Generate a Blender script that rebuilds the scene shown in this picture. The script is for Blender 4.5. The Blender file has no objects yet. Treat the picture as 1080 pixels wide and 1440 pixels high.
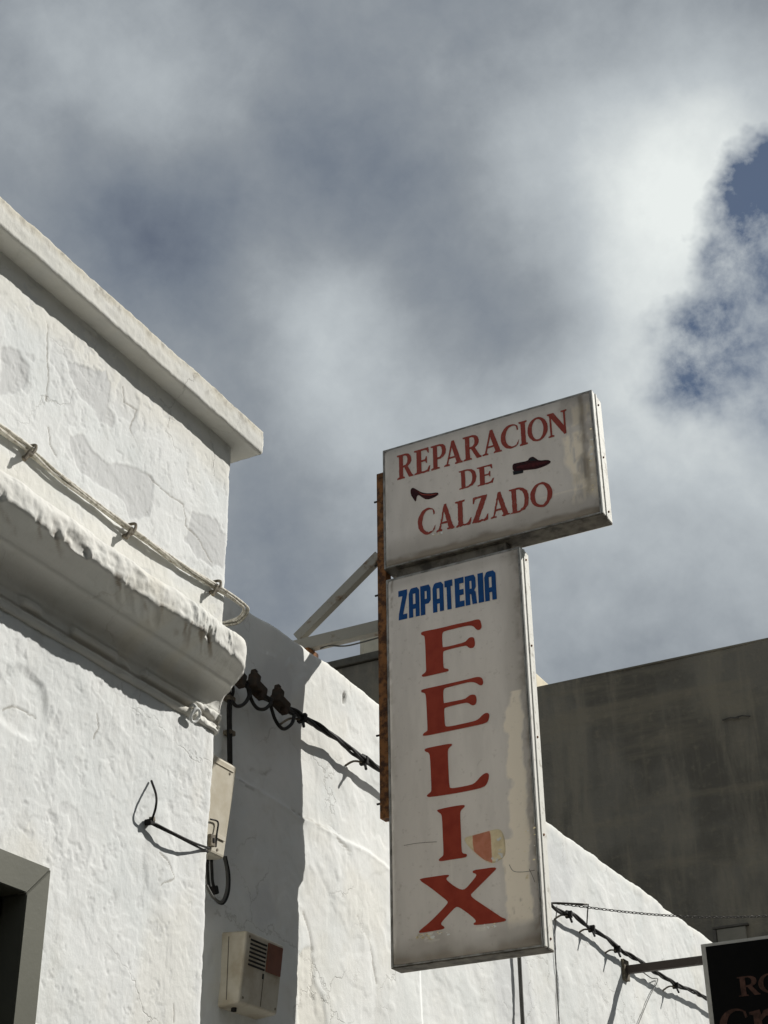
import bpy, bmesh, math, random
import numpy as np
from mathutils import Vector, Matrix

random.seed(7)
scene = bpy.context.scene
col = scene.collection

# ------------------------------------------------------------------ camera
FPX = 2153.2
PITCH, ROLL, YAW = math.radians(29.884), math.radians(-0.728), math.radians(27.669)
CAM = np.array([0.0, 0.0, 1.6])
_f = np.array([-math.sin(YAW)*math.cos(PITCH), math.cos(YAW)*math.cos(PITCH), math.sin(PITCH)])
_r = np.array([math.cos(YAW), math.sin(YAW), 0.0])
_u = np.cross(_r, _f)
R_ = math.cos(ROLL)*_r + math.sin(ROLL)*_u
U_ = -math.sin(ROLL)*_r + math.cos(ROLL)*_u
cam_data = bpy.data.cameras.new('camera')
cam = bpy.data.objects.new('camera', cam_data)
col.objects.link(cam)
cam_data.sensor_fit = 'VERTICAL'
cam_data.sensor_height = 36.0
cam_data.lens = FPX/1440*36.0
cam_data.clip_start = 0.05
cam_data.clip_end = 2000
cam.matrix_world = Matrix(((R_[0], U_[0], -_f[0], CAM[0]), (R_[1], U_[1], -_f[1], CAM[1]),
                           (R_[2], U_[2], -_f[2], CAM[2]), (0, 0, 0, 1)))
scene.camera = cam


def ray(px, py):
    """world direction measured in the photograph (used to read off real positions on real planes)"""
    return R_*((px-540)/FPX) + U_*(-(py-720)/FPX) + _f


def onX(px, py, X):
    d = ray(px, py); return CAM + d*((X-CAM[0])/d[0])


def onY(px, py, Y):
    d = ray(px, py); return CAM + d*((Y-CAM[1])/d[1])


# ------------------------------------------------------------------ sun and sky
SUN = Vector((1.0, 1.0, 1.1)).normalized()
sl = bpy.data.lights.new('sun', 'SUN')
sl.energy = 4.6
sl.angle = math.radians(0.53)
sl.color = (1.0, 0.97, 0.915)
so = bpy.data.objects.new('sun', sl)
so.rotation_euler = SUN.to_track_quat('Z', 'Y').to_euler()
so.location = (20, 20, 25)
col.objects.link(so)

scene.view_settings.view_transform = 'Standard'
scene.view_settings.look = 'None'
scene.view_settings.exposure = 0.0
scene.view_settings.gamma = 1.0
scene.view_settings.use_curve_mapping = False


class NT:
    """tiny node-tree writer"""
    def __init__(self, tree):
        self.t = tree; self.n = tree.nodes; self.l = tree.links

    def new(self, kind, **kw):
        n = self.n.new(kind)
        for k, v in kw.items():
            if k.startswith('i_'):
                key = k[2:]
                key = int(key) if key.isdigit() else key.replace('_', ' ')
                if isinstance(v, bpy.types.NodeSocket): self.l.new(v, n.inputs[key])
                else: n.inputs[key].default_value = v
            else: setattr(n, k, v)
        return n

    def math(self, op, a, b=None, clamp=False, c=None):
        n = self.n.new('ShaderNodeMath'); n.operation = op; n.use_clamp = clamp
        for i, v in enumerate((a, b, c)):
            if v is None: continue
            if isinstance(v, bpy.types.NodeSocket): self.l.new(v, n.inputs[i])
            else: n.inputs[i].default_value = v
        return n.outputs[0]

    def vmath(self, op, a, b=None, out=0):
        n = self.n.new('ShaderNodeVectorMath'); n.operation = op
        for i, v in enumerate((a, b)):
            if v is None: continue
            if isinstance(v, bpy.types.NodeSocket): self.l.new(v, n.inputs[i])
            else: n.inputs[i].default_value = v
        return n.outputs[out]

    def noise(self, vec, scale, detail=4, rough=0.5, dist=0.0, out='Fac'):
        n = self.new('ShaderNodeTexNoise', i_Scale=scale, i_Detail=detail, i_Roughness=rough, i_Distortion=dist)
        if vec is not None: self.l.new(vec, n.inputs['Vector'])
        return n.outputs[out]

    def mapr(self, v, a, b, c=0.0, d=1.0, smooth=True):
        n = self.n.new('ShaderNodeMapRange')
        if smooth: n.interpolation_type = 'SMOOTHSTEP'
        self.l.new(v, n.inputs[0])
        for i, x in zip((1, 2, 3, 4), (a, b, c, d)): n.inputs[i].default_value = x
        return n.outputs[0]

    def mix(self, fac, a, b, blend='MIX'):
        n = self.n.new('ShaderNodeMix'); n.data_type = 'RGBA'; n.blend_type = blend
        for key, v in ((0, fac), (6, a), (7, b)):
            if isinstance(v, bpy.types.NodeSocket): self.l.new(v, n.inputs[key])
            else: n.inputs[key].default_value = v if key == 0 else (*v[:3], 1)
        return n.outputs[2]

    def ramp(self, fac, stops):
        n = self.n.new('ShaderNodeValToRGB'); e = n.color_ramp.elements
        while len(e) < len(stops): e.new(0.5)
        for el, (p, c) in zip(e, stops):
            el.position = p; el.color = (*c, 1)
        self.l.new(fac, n.inputs[0])
        return n.outputs[0]


world = bpy.data.worlds.new('World')
scene.world = world
world.use_nodes = True
W = NT(world.node_tree)
W.n.clear()
tc = W.new('ShaderNodeTexCoord').outputs['Generated']
dirn = W.vmath('NORMALIZE', tc)
world.cycles.sampling_method = 'MANUAL'
world.cycles.sample_map_resolution = 512
sky = W.new('ShaderNodeTexSky', sky_type='NISHITA', sun_disc=False, sun_elevation=math.asin(SUN.z),
            sun_rotation=math.radians(45), air_density=1.0, dust_density=0.9, ozone_density=1.5)
# cloud field: that day's cloud masses (soft kernels at fixed sky directions) plus warped noise everywhere
w1 = W.vmath('SUBTRACT', W.noise(dirn, 5.0, 3, 0.5, out='Color'), (0.5, 0.5, 0.5))
wd = W.vmath('NORMALIZE', W.vmath('ADD', dirn, W.vmath('MULTIPLY', w1, (0.06, 0.06, 0.06))))
w2 = W.vmath('SUBTRACT', W.noise(dirn, 22.0, 4, 0.6, out='Color'), (0.5, 0.5, 0.5))
wd2 = W.vmath('NORMALIZE', W.vmath('ADD', dirn, W.vmath('MULTIPLY', w2, (0.06, 0.06, 0.06))))


def field(samples, rad, vec, ridge=0.08):
    """sum of soft kernels whose weights reproduce the sampled values"""
    D = np.array([ray(a, c) for a, c, _ in samples]); D /= np.linalg.norm(D, axis=1)[:, None]
    y = np.array([v for _, _, v in samples])
    kk = 1.0/(rad/FPX)**2
    K = np.exp(kk*(D @ D.T - 1))
    wts = np.linalg.solve(K.T @ K + ridge*np.eye(len(y)), K.T @ y)
    acc = 0.0
    for d, w in zip(D, wts):
        if abs(w) < .006: continue
        dot = W.vmath('DOT_PRODUCT', vec, tuple(d), out=1)
        p = W.math('EXPONENT', W.math('MULTIPLY_ADD', dot, kk, c=-kk))
        acc = W.math('MULTIPLY_ADD', p, float(w), c=acc)
    return acc


BASE = .58
lum = {0: (162, 156, 148, 141, 138, 136, 140), 100: (172, 170, 156, 145, 150, 176, 196), 200: (154, 142, 142, 142, 174, 226, 205), 300: (138, 124, 152, 136, 172, 240, 205),
       400: (144, 138, 162, 148, 160, 226, 200), 500: (150, 146, 166, 194, 166, 214, 200), 600: (150, 150, 150, 182, 190, 210, 198), 700: (150, 148, 148, 158, 172, 190, 182),
       800: (150, 146, 144, 150, 160, 172, 168), 900: (150, 146, 144, 148, 154, 160, 162)}
smp = [(180*k, yy, v/255-BASE) for yy, row_ in lum.items() for k, v in enumerate(row_) if (k+yy//100) % 2 == 0 and not (yy > 650 and k < 2)]
smp += [(480, 185, 114/255-BASE), (255, 345, 106/255-BASE), (110, 290, 120/255-BASE), (600, 310, 132/255-BASE), (480, 465, 190/255-BASE), (250, 150, 172/255-BASE), (990, 150, 212/255-BASE), (840, 330, 205/255-BASE), (700, 520, 138/255-BASE),
        (915, 300, 244/255-BASE), (955, 205, 224/255-BASE), (900, 480, 216/255-BASE), (1080, 300, 195/255-BASE)]
bright = field(smp, 105, wd, .05)
gap = field([(1085, 225, 1.7), (1040, 250, 1.15), (995, 245, -.3), (1015, 300, 1.0), (1070, 320, 1.1), (965, 320, -.1), (985, 370, .75), (1045, 390, 1.0), (1100, 400, .95), (935, 410, 0),
             (970, 450, 1.0), (1030, 470, 1.05), (1090, 490, .95), (915, 490, .4), (940, 530, .9), (1005, 550, .85), (1075, 575, .75), (880, 560, 0), (1000, 640, 0),
             (1080, 135, -.5), (1030, 165, -.4), (1150, 260, 1.3), (1160, 400, .6), (1160, 540, .3), (1220, 330, .5)], 42, wd2, .03)
n1 = W.noise(wd, 9.0, 6, 0.58, 0.0)
n2 = W.noise(dirn, 30.0, 6, 0.64, 0.12)
n3 = W.noise(dirn, 2.3, 2, 0.5)
b = W.math('ADD', BASE, bright)
b = W.math('ADD', b, W.math('MULTIPLY', W.math('SUBTRACT', n1, 0.5), 0.30))
b = W.math('ADD', b, W.math('MULTIPLY', W.math('SUBTRACT', n2, 0.5), 0.09))
b = W.math('ADD', b, W.math('MULTIPLY', W.math('SUBTRACT', n3, 0.5), 0.08))


def lin(*c): return tuple(((x/255+.055)/1.055)**2.4 for x in c)


ccol = W.ramp(b, [(0.38, lin(94, 103, 119)), (0.47, lin(117, 126, 138)), (0.58, lin(143, 150, 157)), (0.75, lin(186, 193, 197)), (0.93, lin(233, 238, 236))])
g = W.math('MULTIPLY', gap, W.math('ADD', 1.0, W.math('MULTIPLY', W.math('SUBTRACT', n2, 0.5), 2.9)))
g = W.math('ADD', g, W.math('MULTIPLY', W.math('SUBTRACT', n3, 0.60), 0.8, True))
gm = W.mapr(g, 0.0, 1.35, 0.0, 0.97, False)
bg_sky = W.new('ShaderNodeBackground', i_Strength=0.050)
W.l.new(sky.outputs[0], bg_sky.inputs[0])
bg_cl = W.new('ShaderNodeBackground', i_Strength=1.0)
W.l.new(ccol, bg_cl.inputs[0])
mixs = W.new('ShaderNodeMixShader')
W.l.new(gm, mixs.inputs[0]); W.l.new(bg_cl.outputs[0], mixs.inputs[1]); W.l.new(bg_sky.outputs[0], mixs.inputs[2])
wo = W.new('ShaderNodeOutputWorld')
W.l.new(mixs.outputs[0], wo.inputs[0])

# ------------------------------------------------------------------ helpers: numpy noise


def _h(ix, iy, s):
    n = (ix.astype(np.int64)*374761393 + iy.astype(np.int64)*668265263 + s*69069+12345) & 0xffffffff
    n = ((n ^ (n >> 13))*1274126177) & 0xffffffff
    n = (n ^ (n >> 16)) & 0xffff
    return n/32767.5 - 1.0


def vn(x, y, s=0):
    x, y = np.broadcast_arrays(np.asarray(x, float), np.asarray(y, float))
    ix, iy = np.floor(x), np.floor(y); fx, fy = x-ix, y-iy
    fx = fx*fx*fx*(fx*(fx*6-15)+10); fy = fy*fy*fy*(fy*(fy*6-15)+10)
    a, b_, c, d = _h(ix, iy, s), _h(ix+1, iy, s), _h(ix, iy+1, s), _h(ix+1, iy+1, s)
    return (a*(1-fx)+b_*fx)*(1-fy) + (c*(1-fx)+d*fx)*fy


def fbm(x, y, o=4, s=0, g=0.5):
    t = 0; a = 1; tot = 0
    for i in range(o):
        t = t + a*vn(x*2**i + 17.3*i, y*2**i - 9.1*i, s+i); tot += a; a *= g
    return t/tot


def sstep(a, b_, v):
    t = np.clip((v-a)/(b_-a), 0, 1); return t*t*(3-2*t)


def terrace(n, w=0.18):
    f = np.floor(n); return f + sstep(0.0, w, n-f)


def poly_sd(x, y, pts):
    """signed distance to a polygon, negative inside"""
    P = np.array(pts, float); d = np.full(np.shape(x), 1e9); ins = np.zeros(np.shape(x), bool)
    for i in range(len(P)):
        a, b_ = P[i], P[(i+1) % len(P)]
        ex, ey = b_-a
        t = np.clip(((x-a[0])*ex + (y-a[1])*ey)/(ex*ex+ey*ey+1e-12), 0, 1)
        d = np.minimum(d, np.hypot(x-a[0]-t*ex, y-a[1]-t*ey))
        c = ((a[1] > y) != (b_[1] > y)) & (x < (b_[0]-a[0])*(y-a[1])/((b_[1]-a[1]) + 1e-12)+a[0])
        ins ^= c
    return np.where(ins, -d, d)


def line_d(x, y, pts):
    d = np.full(np.shape(x), 1e9)
    for a, b_ in zip(pts[:-1], pts[1:]):
        ex, ey = b_[0]-a[0], b_[1]-a[1]
        t = np.clip(((x-a[0])*ex + (y-a[1])*ey)/(ex*ex+ey*ey+1e-12), 0, 1)
        d = np.minimum(d, np.hypot(x-a[0]-t*ex, y-a[1]-t*ey))
    return d


# ------------------------------------------------------------------ helpers: objects
WLOC = {}


def thing(name, label, cat, loc, group=None):
    o = bpy.data.objects.new(name, None)
    o.empty_display_size = 0.1
    o.location = loc
    col.objects.link(o)
    WLOC[o.name] = Vector(loc)
    o['label'] = label; o['category'] = cat
    if group: o['group'] = group
    return o


def link(name, me, mat, parent=None, smooth=False, recenter=True):
    if recenter and len(me.vertices):
        n = len(me.vertices); co = np.empty(n*3); me.vertices.foreach_get('co', co); co = co.reshape(-1, 3)
        c = (co.min(0)+co.max(0))/2
        co -= c; me.vertices.foreach_set('co', co.ravel())
    else: c = np.zeros(3)
    o = bpy.data.objects.new(name, me)
    o.location = Vector(c)
    col.objects.link(o)
    WLOC[o.name] = Vector(c)
    if mat is not None:
        me.materials.clear(); me.materials.append(mat)
    if smooth: me.polygons.foreach_set('use_smooth', [True]*len(me.polygons))
    if parent is not None:
        o.parent = parent
        o.matrix_parent_inverse = Matrix.Translation(-WLOC[parent.name])
    me.update()
    return o


def mesh(verts, faces):
    me = bpy.data.meshes.new('mesh')
    me.from_pydata([tuple(map(float, v)) for v in verts], [], [tuple(f) for f in faces])
    return me


def grid_mesh(P, hole=None, close_u=False):
    """P: (nu,nv,3) array -> quad mesh; hole: (nu-1,nv-1) bool of faces to drop"""
    nu, nv = P.shape[:2]
    idx = np.arange(nu*nv).reshape(nu, nv)
    F = np.stack([idx[:-1, :-1], idx[1:, :-1], idx[1:, 1:], idx[:-1, 1:]], -1)
    F = F[~hole] if hole is not None else F.reshape(-1, 4)
    F = F.reshape(-1, 4)
    me = bpy.data.meshes.new('mesh')
    me.vertices.add(nu*nv); me.vertices.foreach_set('co', P.reshape(-1).astype(np.float32))
    me.loops.add(F.size); me.loops.foreach_set('vertex_index', F.ravel().astype(np.int32))
    me.polygons.add(len(F)); me.polygons.foreach_set('loop_start', np.arange(0, F.size, 4, dtype=np.int32))
    me.update(calc_edges=True)
    return me


def add_mask(me, R, G, B):
    a = me.attributes.new('wear', 'FLOAT_COLOR', 'POINT')
    A = np.stack([R.ravel(), G.ravel(), B.ravel(), np.ones(R.size)], -1).astype(np.float32)
    a.data.foreach_set('color', A.ravel())


def box_bm(lo, hi, bevel=0.0, seg=2, taper=None):
    bm = bmesh.new()
    bmesh.ops.create_cube(bm, size=1.0)
    lo, hi = Vector(lo), Vector(hi)
    for v in bm.verts:
        v.co = Vector((lo[i] + (v.co[i]+0.5)*(hi[i]-lo[i]) for i in range(3)))
    if taper: taper(bm)
    if bevel > 0:
        bmesh.ops.bevel(bm, geom=list(bm.edges), offset=bevel, segments=seg, profile=0.5, affect='EDGES')
    return bm


def bm_obj(name, bm, mat, parent=None, smooth=False):
    me = bpy.data.meshes.new('mesh'); bmesh.ops.recalc_face_normals(bm, faces=bm.faces); bm.to_mesh(me); bm.free()
    return link(name, me, mat, parent, smooth)


def box(name, lo, hi, mat, parent=None, bevel=0.0, seg=2, taper=None):
    return bm_obj(name, box_bm(lo, hi, bevel, seg, taper), mat, parent)


def bar_bm(a, b_, w, h, bevel=0.0, up=(0, 1, 0)):
    """square bar from a to b; w along `up`, h across"""
    a, b_ = Vector(a), Vector(b_); L = (b_-a).length
    z = (b_-a).normalized(); y = Vector(up); y = (y - z*y.dot(z)).normalized(); x = y.cross(z)
    bm = box_bm((-h/2, -w/2, 0), (h/2, w/2, L), bevel)
    M = Matrix((x, y, z)).transposed().to_4x4(); M.translation = a
    bmesh.ops.transform(bm, matrix=M, verts=bm.verts)
    return bm


def smooth_path(pts, n=8):
    P = [Vector(p) for p in pts]
    if len(P) < 3: return P
    out = []
    Q = [P[0]*2-P[1]] + P + [P[-1]*2-P[-2]]
    for i in range(1, len(Q)-2):
        p0, p1, p2, p3 = Q[i-1:i+3]
        for k in range(n):
            t = k/n
            out.append(0.5*((2*p1) + (p2-p0)*t + (2*p0-5*p1+4*p2-p3)*t*t + (3*p1-p0-3*p2+p3)*t**3))
    out.append(P[-1])
    return out


def tube_geo(path, r, seg=8, caps=True):
    P = [Vector(p) for p in path]; n = len(P)
    V = []; F = []
    t0 = (P[1]-P[0]).normalized()
    nrm = t0.orthogonal().normalized()
    for i, p in enumerate(P):
        t = (P[min(i+1, n-1)]-P[max(i-1, 0)]).normalized()
        nrm = (nrm - t*nrm.dot(t)).normalized(); bn = t.cross(nrm)
        rr = r(i/(n-1)) if callable(r) else r
        for k in range(seg):
            a = 2*math.pi*k/seg
            V.append(p + (nrm*math.cos(a)+bn*math.sin(a))*rr)
    for i in range(n-1):
        for k in range(seg):
            k2 = (k+1) % seg
            F.append((i*seg+k, i*seg+k2, (i+1)*seg+k2, (i+1)*seg+k))
    if caps:
        F.append(tuple(range(seg))[::-1]); F.append(tuple((n-1)*seg+k for k in range(seg)))
    return V, F


def tube(name, pts, r, mat, parent=None, seg=8, n=8, raw=False):
    V, F = tube_geo(pts if raw else smooth_path(pts, n), r, seg)
    return link(name, mesh(V, F), mat, parent, smooth=True)


def twisted(path, k, count, rad, pitch):
    """strand k of a twisted bundle along path"""
    P = [Vector(p) for p in path]; out = []; s = 0
    nrm = (P[1]-P[0]).normalized().orthogonal().normalized()
    for i, p in enumerate(P):
        if i: s += (p-P[i-1]).length
        t = (P[min(i+1, len(P)-1)]-P[max(i-1, 0)]).normalized()
        nrm = (nrm-t*nrm.dot(t)).normalized(); bn = t.cross(nrm)
        a = 2*math.pi*(k/count + s/pitch)
        out.append(p + (nrm*math.cos(a)+bn*math.sin(a))*rad)
    return out


def sheet(name, loops, plane_y, mat, parent, thick=0.002):
    """flat cut-out in an x,z plane (facing -Y): loops[0] outer outline, others holes"""
    cu = bpy.data.curves.new('cut', 'CURVE'); cu.dimensions = '2D'; cu.fill_mode = 'BOTH'
    cu.extrude = thick/2
    for lp in loops:
        sp = cu.splines.new('POLY'); sp.points.add(len(lp)-1)
        for p, (x, z) in zip(sp.points, lp): p.co = (x, z, 0, 1)
        sp.use_cyclic_u = True
    ob = bpy.data.objects.new('cut', cu)
    me = bpy.data.meshes.new_from_object(ob)
    bpy.data.objects.remove(ob); bpy.data.curves.remove(cu)
    co = np.empty(len(me.vertices)*3); me.vertices.foreach_get('co', co); co = co.reshape(-1, 3)
    co = np.stack([co[:, 0], plane_y - co[:, 2], co[:, 1]], -1)
    me.vertices.foreach_set('co', co.ravel())
    me.materials.clear()
    return link(name, me, mat, parent)


def chaikin(lp, it=2):
    for _ in range(it):
        o = []
        for i in range(len(lp)):
            a, b_ = lp[i], lp[(i+1) % len(lp)]
            o += [(a[0]*.75+b_[0]*.25, a[1]*.75+b_[1]*.25), (a[0]*.25+b_[0]*.75, a[1]*.25+b_[1]*.75)]
        lp = o
    return lp


# ------------------------------------------------------------------ materials
def new_mat(name):
    m = bpy.data.materials.new(name); m.use_nodes = True
    t = NT(m.node_tree); t.n.clear()
    out = t.new('ShaderNodeOutputMaterial')
    p = t.new('ShaderNodeBsdfPrincipled')
    t.l.new(p.outputs[0], out.inputs[0])
    return m, t, p, out


def setin(t, p, **kw):
    for k, v in kw.items():
        k = k.replace('_', ' ')
        if isinstance(v, bpy.types.NodeSocket): t.l.new(v, p.inputs[k])
        elif isinstance(v, (tuple, list)): p.inputs[k].default_value = (*v, 1)
        else: p.inputs[k].default_value = v


def simple(name, c, rough=0.6, metal=0.0, var=0.25, scale=12.0, c2=None, bump=0.0, bscale=80, thr=(0.35, 0.7), spec=0.3):
    m, t, p, out = new_mat(name)
    pos = t.new('ShaderNodeNewGeometry').outputs['Position']
    n = t.noise(pos, scale, 6, 0.6)
    c2 = c2 or tuple(x*(1-var) for x in c)
    setin(t, p, Base_Color=t.mix(t.mapr(n, *thr), c, c2), Roughness=rough, Metallic=metal, Specular_IOR_Level=spec)
    if bump:
        bn = t.new('ShaderNodeBump', i_Strength=1.0, i_Distance=bump)
        t.l.new(t.noise(pos, bscale, 5, 0.6), bn.inputs['Height']); t.l.new(bn.outputs[0], p.inputs['Normal'])
    return m


def plaster(name, base=(.755, .765, .752), patch=(.60, .607, .60), warm=(.73, .695, .60), crack=(.30, .28, .24), fine=0.0016, bump=1.05):
    m, t, p, out = new_mat(name)
    pos = t.new('ShaderNodeNewGeometry').outputs['Position']
    at = t.new('ShaderNodeAttribute', attribute_name='wear')
    sep = t.new('ShaderNodeSeparateColor'); t.l.new(at.outputs['Color'], sep.inputs[0])
    n1 = t.noise(pos, 2.2, 6, 0.6); n2 = t.noise(pos, 14, 8, 0.65); n3 = t.noise(pos, 70, 5, 0.6)
    c = t.mix(t.mapr(n1, .38, .68), base, (base[0]*.93, base[1]*.945, base[2]*.95))
    c = t.mix(t.math('MULTIPLY', t.mapr(n2, .52, .72), .35), c, (base[0]*.84, base[1]*.83, base[2]*.80))
    c = t.mix(sep.outputs[1], c, warm)
    c = t.mix(sep.outputs[0], c, patch)
    c = t.mix(sep.outputs[2], c, crack)
    vw = t.vmath('ADD', pos, t.vmath('MULTIPLY', t.noise(pos, 7, 5, .6, out='Color'), (.22, .22, .22)))
    vo = t.new('ShaderNodeTexVoronoi', feature='DISTANCE_TO_EDGE', i_Scale=2.3); t.l.new(vw, vo.inputs['Vector'])
    hair = t.math('MULTIPLY', t.mapr(vo.outputs['Distance'], .002, .012, 1, 0), t.mapr(t.noise(pos, 1.7, 3, .5), .48, .62))
    c = t.mix(t.math('MULTIPLY', hair, .28), c, crack)
    grime = t.math('MULTIPLY', t.mapr(t.noise(t.vmath('MULTIPLY', pos, (1, 1, .22)), 6.5, 6, .65), .54, .74), .30)
    c = t.mix(grime, c, (base[0]*.74, base[1]*.72, base[2]*.68))
    sp = t.mapr(n3, .70, .76)
    c = t.mix(t.math('MULTIPLY', sp, .35), c, (.36, .33, .28))
    setin(t, p, Base_Color=c, Roughness=0.9, Specular_IOR_Level=0.15)
    h = t.math('ADD', t.math('MULTIPLY', t.noise(t.vmath('MULTIPLY', pos, (1, 1.25, .8)), 38, 7, 0.66), 1.3), t.math('MULTIPLY', t.noise(pos, 170, 4, 0.6), 0.35))
    h = t.math('SUBTRACT', h, t.math('MULTIPLY', hair, .8))
    bn = t.new('ShaderNodeBump', i_Strength=1.0, i_Distance=fine*bump)
    t.l.new(h, bn.inputs['Height']); t.l.new(bn.outputs[0], p.inputs['Normal'])
    return m


M_PLASTER = plaster('old_white_plaster')
M_PLASTER2 = plaster('white_lime_wall', base=(.765, .772, .752), patch=(.62, .63, .63))
M_COPING = plaster('weathered_coping', base=(.69, .68, .63), warm=(.54, .50, .40))


def concrete_dark(name, a, b_, c3):
    m, t, p, out = new_mat(name)
    pos = t.new('ShaderNodeNewGeometry').outputs['Position']
    st = t.vmath('MULTIPLY', pos, (1.0, 1.0, 0.16))
    n1 = t.noise(pos, 0.7, 7, 0.62); n2 = t.noise(st, 3.4, 7, 0.62, 0.3); n3 = t.noise(pos, 9, 6, 0.6); n4 = t.noise(t.vmath('MULTIPLY', pos, (1.0, 1.0, .07)), 7.0, 5, .6, .2)
    c = t.mix(t.mapr(n1, .40, .60), a, b_)
    c = t.mix(t.math('MULTIPLY', t.mapr(n2, .48, .68), .6), c, c3)
    c = t.mix(t.math('MULTIPLY', t.mapr(n2, .34, .47, 1, 0), .35), c, (a[0]*.55, a[1]*.55, a[2]*.55))
    c = t.mix(t.math('MULTIPLY', t.mapr(n4, .56, .70), .22), c, (c3[0]*1.25, c3[1]*1.22, c3[2]*1.15))
    n5 = t.noise(t.vmath('MULTIPLY', pos, (.22, 1.0, 1.5)), 1.3, 6, .62)
    c = t.mix(t.math('MULTIPLY', t.mapr(n5, .50, .64), .55), c, (c3[0]*.95, c3[1]*.93, c3[2]*.88))
    c = t.mix(t.math('MULTIPLY', t.mapr(n3, .52, .72), .3), c, (c3[0]*1.15, c3[1]*1.12, c3[2]*1.05))
    setin(t, p, Base_Color=c, Roughness=0.92, Specular_IOR_Level=0.12)
    bn = t.new('ShaderNodeBump', i_Strength=0.7, i_Distance=0.02)
    t.l.new(n3, bn.inputs['Height']); t.l.new(bn.outputs[0], p.inputs['Normal'])
    return m


M_DARK = concrete_dark('sooty_cement_render', (.225, .206, .167), (.150, .137, .111), (.31, .275, .208))
M_BEIGE = simple('beige_tank_render', (.74, .67, .51), .85, var=.25, scale=3)
M_CASING = simple('grey_painted_casing', (.115, .115, .088), .55, var=.12, scale=4, bump=.0006, bscale=60)
M_DARKFRAME = simple('dark_bronze_frame', (.007, .007, .005), .5, var=.3)
M_ALU = simple('weathered_aluminium', (.36, .35, .325), .5, metal=.2, c2=(.14, .13, .112), scale=16, bump=.0006)
M_ALUWHITE = simple('chalky_white_trim', (.74, .73, .67), .55, c2=(.40, .375, .32), scale=24, bump=.0008, thr=(.52, .74))
M_RUST = simple('rusty_steel', (.25, .108, .036), .85, c2=(.065, .030, .015), scale=26, bump=.002, bscale=90, thr=(.38, .62))
M_BRACKET = simple('peeling_cream_steel', (.29, .275, .235), .6, c2=(.15, .085, .04), scale=11, bump=.0008, thr=(.56, .70))
M_BROWNMETAL = simple('dark_brown_metal', (.17, .15, .12), .7, c2=(.05, .043, .033), scale=14, bump=.001)  # darker brown metal for the tray bottoms and spacer
M_RED = simple('faded_red_vinyl', (.38, .056, .030), .5, c2=(.31, .042, .023), scale=18, spec=.12)
M_RED2 = simple('worn_red_paint', (.30, .058, .042), .5, c2=(.36, .13, .10), scale=45, thr=(.55, .75), spec=.12)
M_BLUE = simple('blue_vinyl', (.010, .072, .235), .5, var=.2, scale=20, spec=.12)
M_SHOE = simple('dark_oxblood_print', (.028, .010, .011), .5, c2=(.06, .014, .016), scale=40, spec=.1)
M_SOLE = simple('black_print', (.008, .007, .007), .5)
M_WIRE_BLACK = simple('black_cable_sheath', (.010, .0095, .009), .55, c2=(.024, .022, .020), scale=40, spec=.2)
M_WIRE_GREY = simple('grey_cable_sheath', (.11, .108, .098), .55, var=.3)
M_WIRE_CREAM = simple('painted_cream_cable', (.64, .61, .53), .6, c2=(.30, .265, .205), scale=45, thr=(.44, .68))
M_CLIP = simple('dirty_clip', (.21, .18, .13), .7, c2=(.07, .055, .04), scale=50)
M_CONN = simple('corroded_connector', (.030, .025, .019), .8, c2=(.050, .030, .019), scale=28, bump=.002, bscale=70)
M_BOX = simple('cream_plastic_box', (.52, .485, .40), .5, c2=(.40, .355, .265), scale=7)
M_BOX2 = simple('aged_cream_box', (.51, .47, .385), .5, c2=(.37, .315, .23), scale=9)
M_SLOT = simple('black_slot', (.010, .009, .008), .8)
M_REDPANEL = simple('brown_red_plate', (.17, .060, .035), .5, var=.25)
M_PANELBLACK = simple('black_sign_face', (.0025, .0024, .0022), .6, spec=.06)
M_COPPER = simple('copper_print', (.075, .038, .028), .5, c2=(.03, .016, .012), scale=20, spec=.06)
M_CHAIN = simple('dull_chain', (.08, .075, .065), .5, metal=.6)
M_PATCH = simple('cream_patch', (.93, .86, .66), .45, c2=(.82, .73, .53), scale=30)
M_PATCHRED = simple('pale_red_patch', (.88, .45, .30), .45, c2=(.80, .36, .22), scale=30)  # pale orange-red band over the cream patch
for m_ in (M_PATCH, M_PATCHRED):       # thin film: lets the light of the box through
    t_ = NT(m_.node_tree); p_ = [n for n in t_.n if n.type == 'BSDF_PRINCIPLED'][0]; o_ = [n for n in t_.n if n.type == 'OUTPUT_MATERIAL'][0]
    tr_ = t_.new('ShaderNodeBsdfTranslucent'); t_.l.new(p_.inputs['Base Color'].links[0].from_socket, tr_.inputs[0])
    mx_ = t_.new('ShaderNodeMixShader', i_0=.5)
    t_.l.new(p_.outputs[0], mx_.inputs[1]); t_.l.new(tr_.outputs[0], mx_.inputs[2]); t_.l.new(mx_.outputs[0], o_.inputs[0])
M_WHITEFLAKE = simple('white_flake', (.86, .86, .82), .4, var=.1)
M_CRACK = simple('dark_crack_and_seam', (.12, .105, .085), .9)  # dark line tone for panel cracks and box seams
M_GROUND = simple('street_ground', (.10, .095, .085), .95, var=.25, scale=.6)
M_ROAD = simple('worn_asphalt', (.060, .058, .055), .95, var=.25, scale=2.0, bump=.004)
M_PAVE = simple('pale_paving', (.17, .16, .14), .9, var=.2, scale=3.0)
M_ROOF = simple('roof_screed', (.30, .28, .24), .95, var=.2, scale=2.0)


def glass_mat():
    m, t, p, out = new_mat('dark_window_glass')
    setin(t, p, Base_Color=(.006, .007, .006), Roughness=.08)
    return m


M_GLASS = glass_mat()


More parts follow.
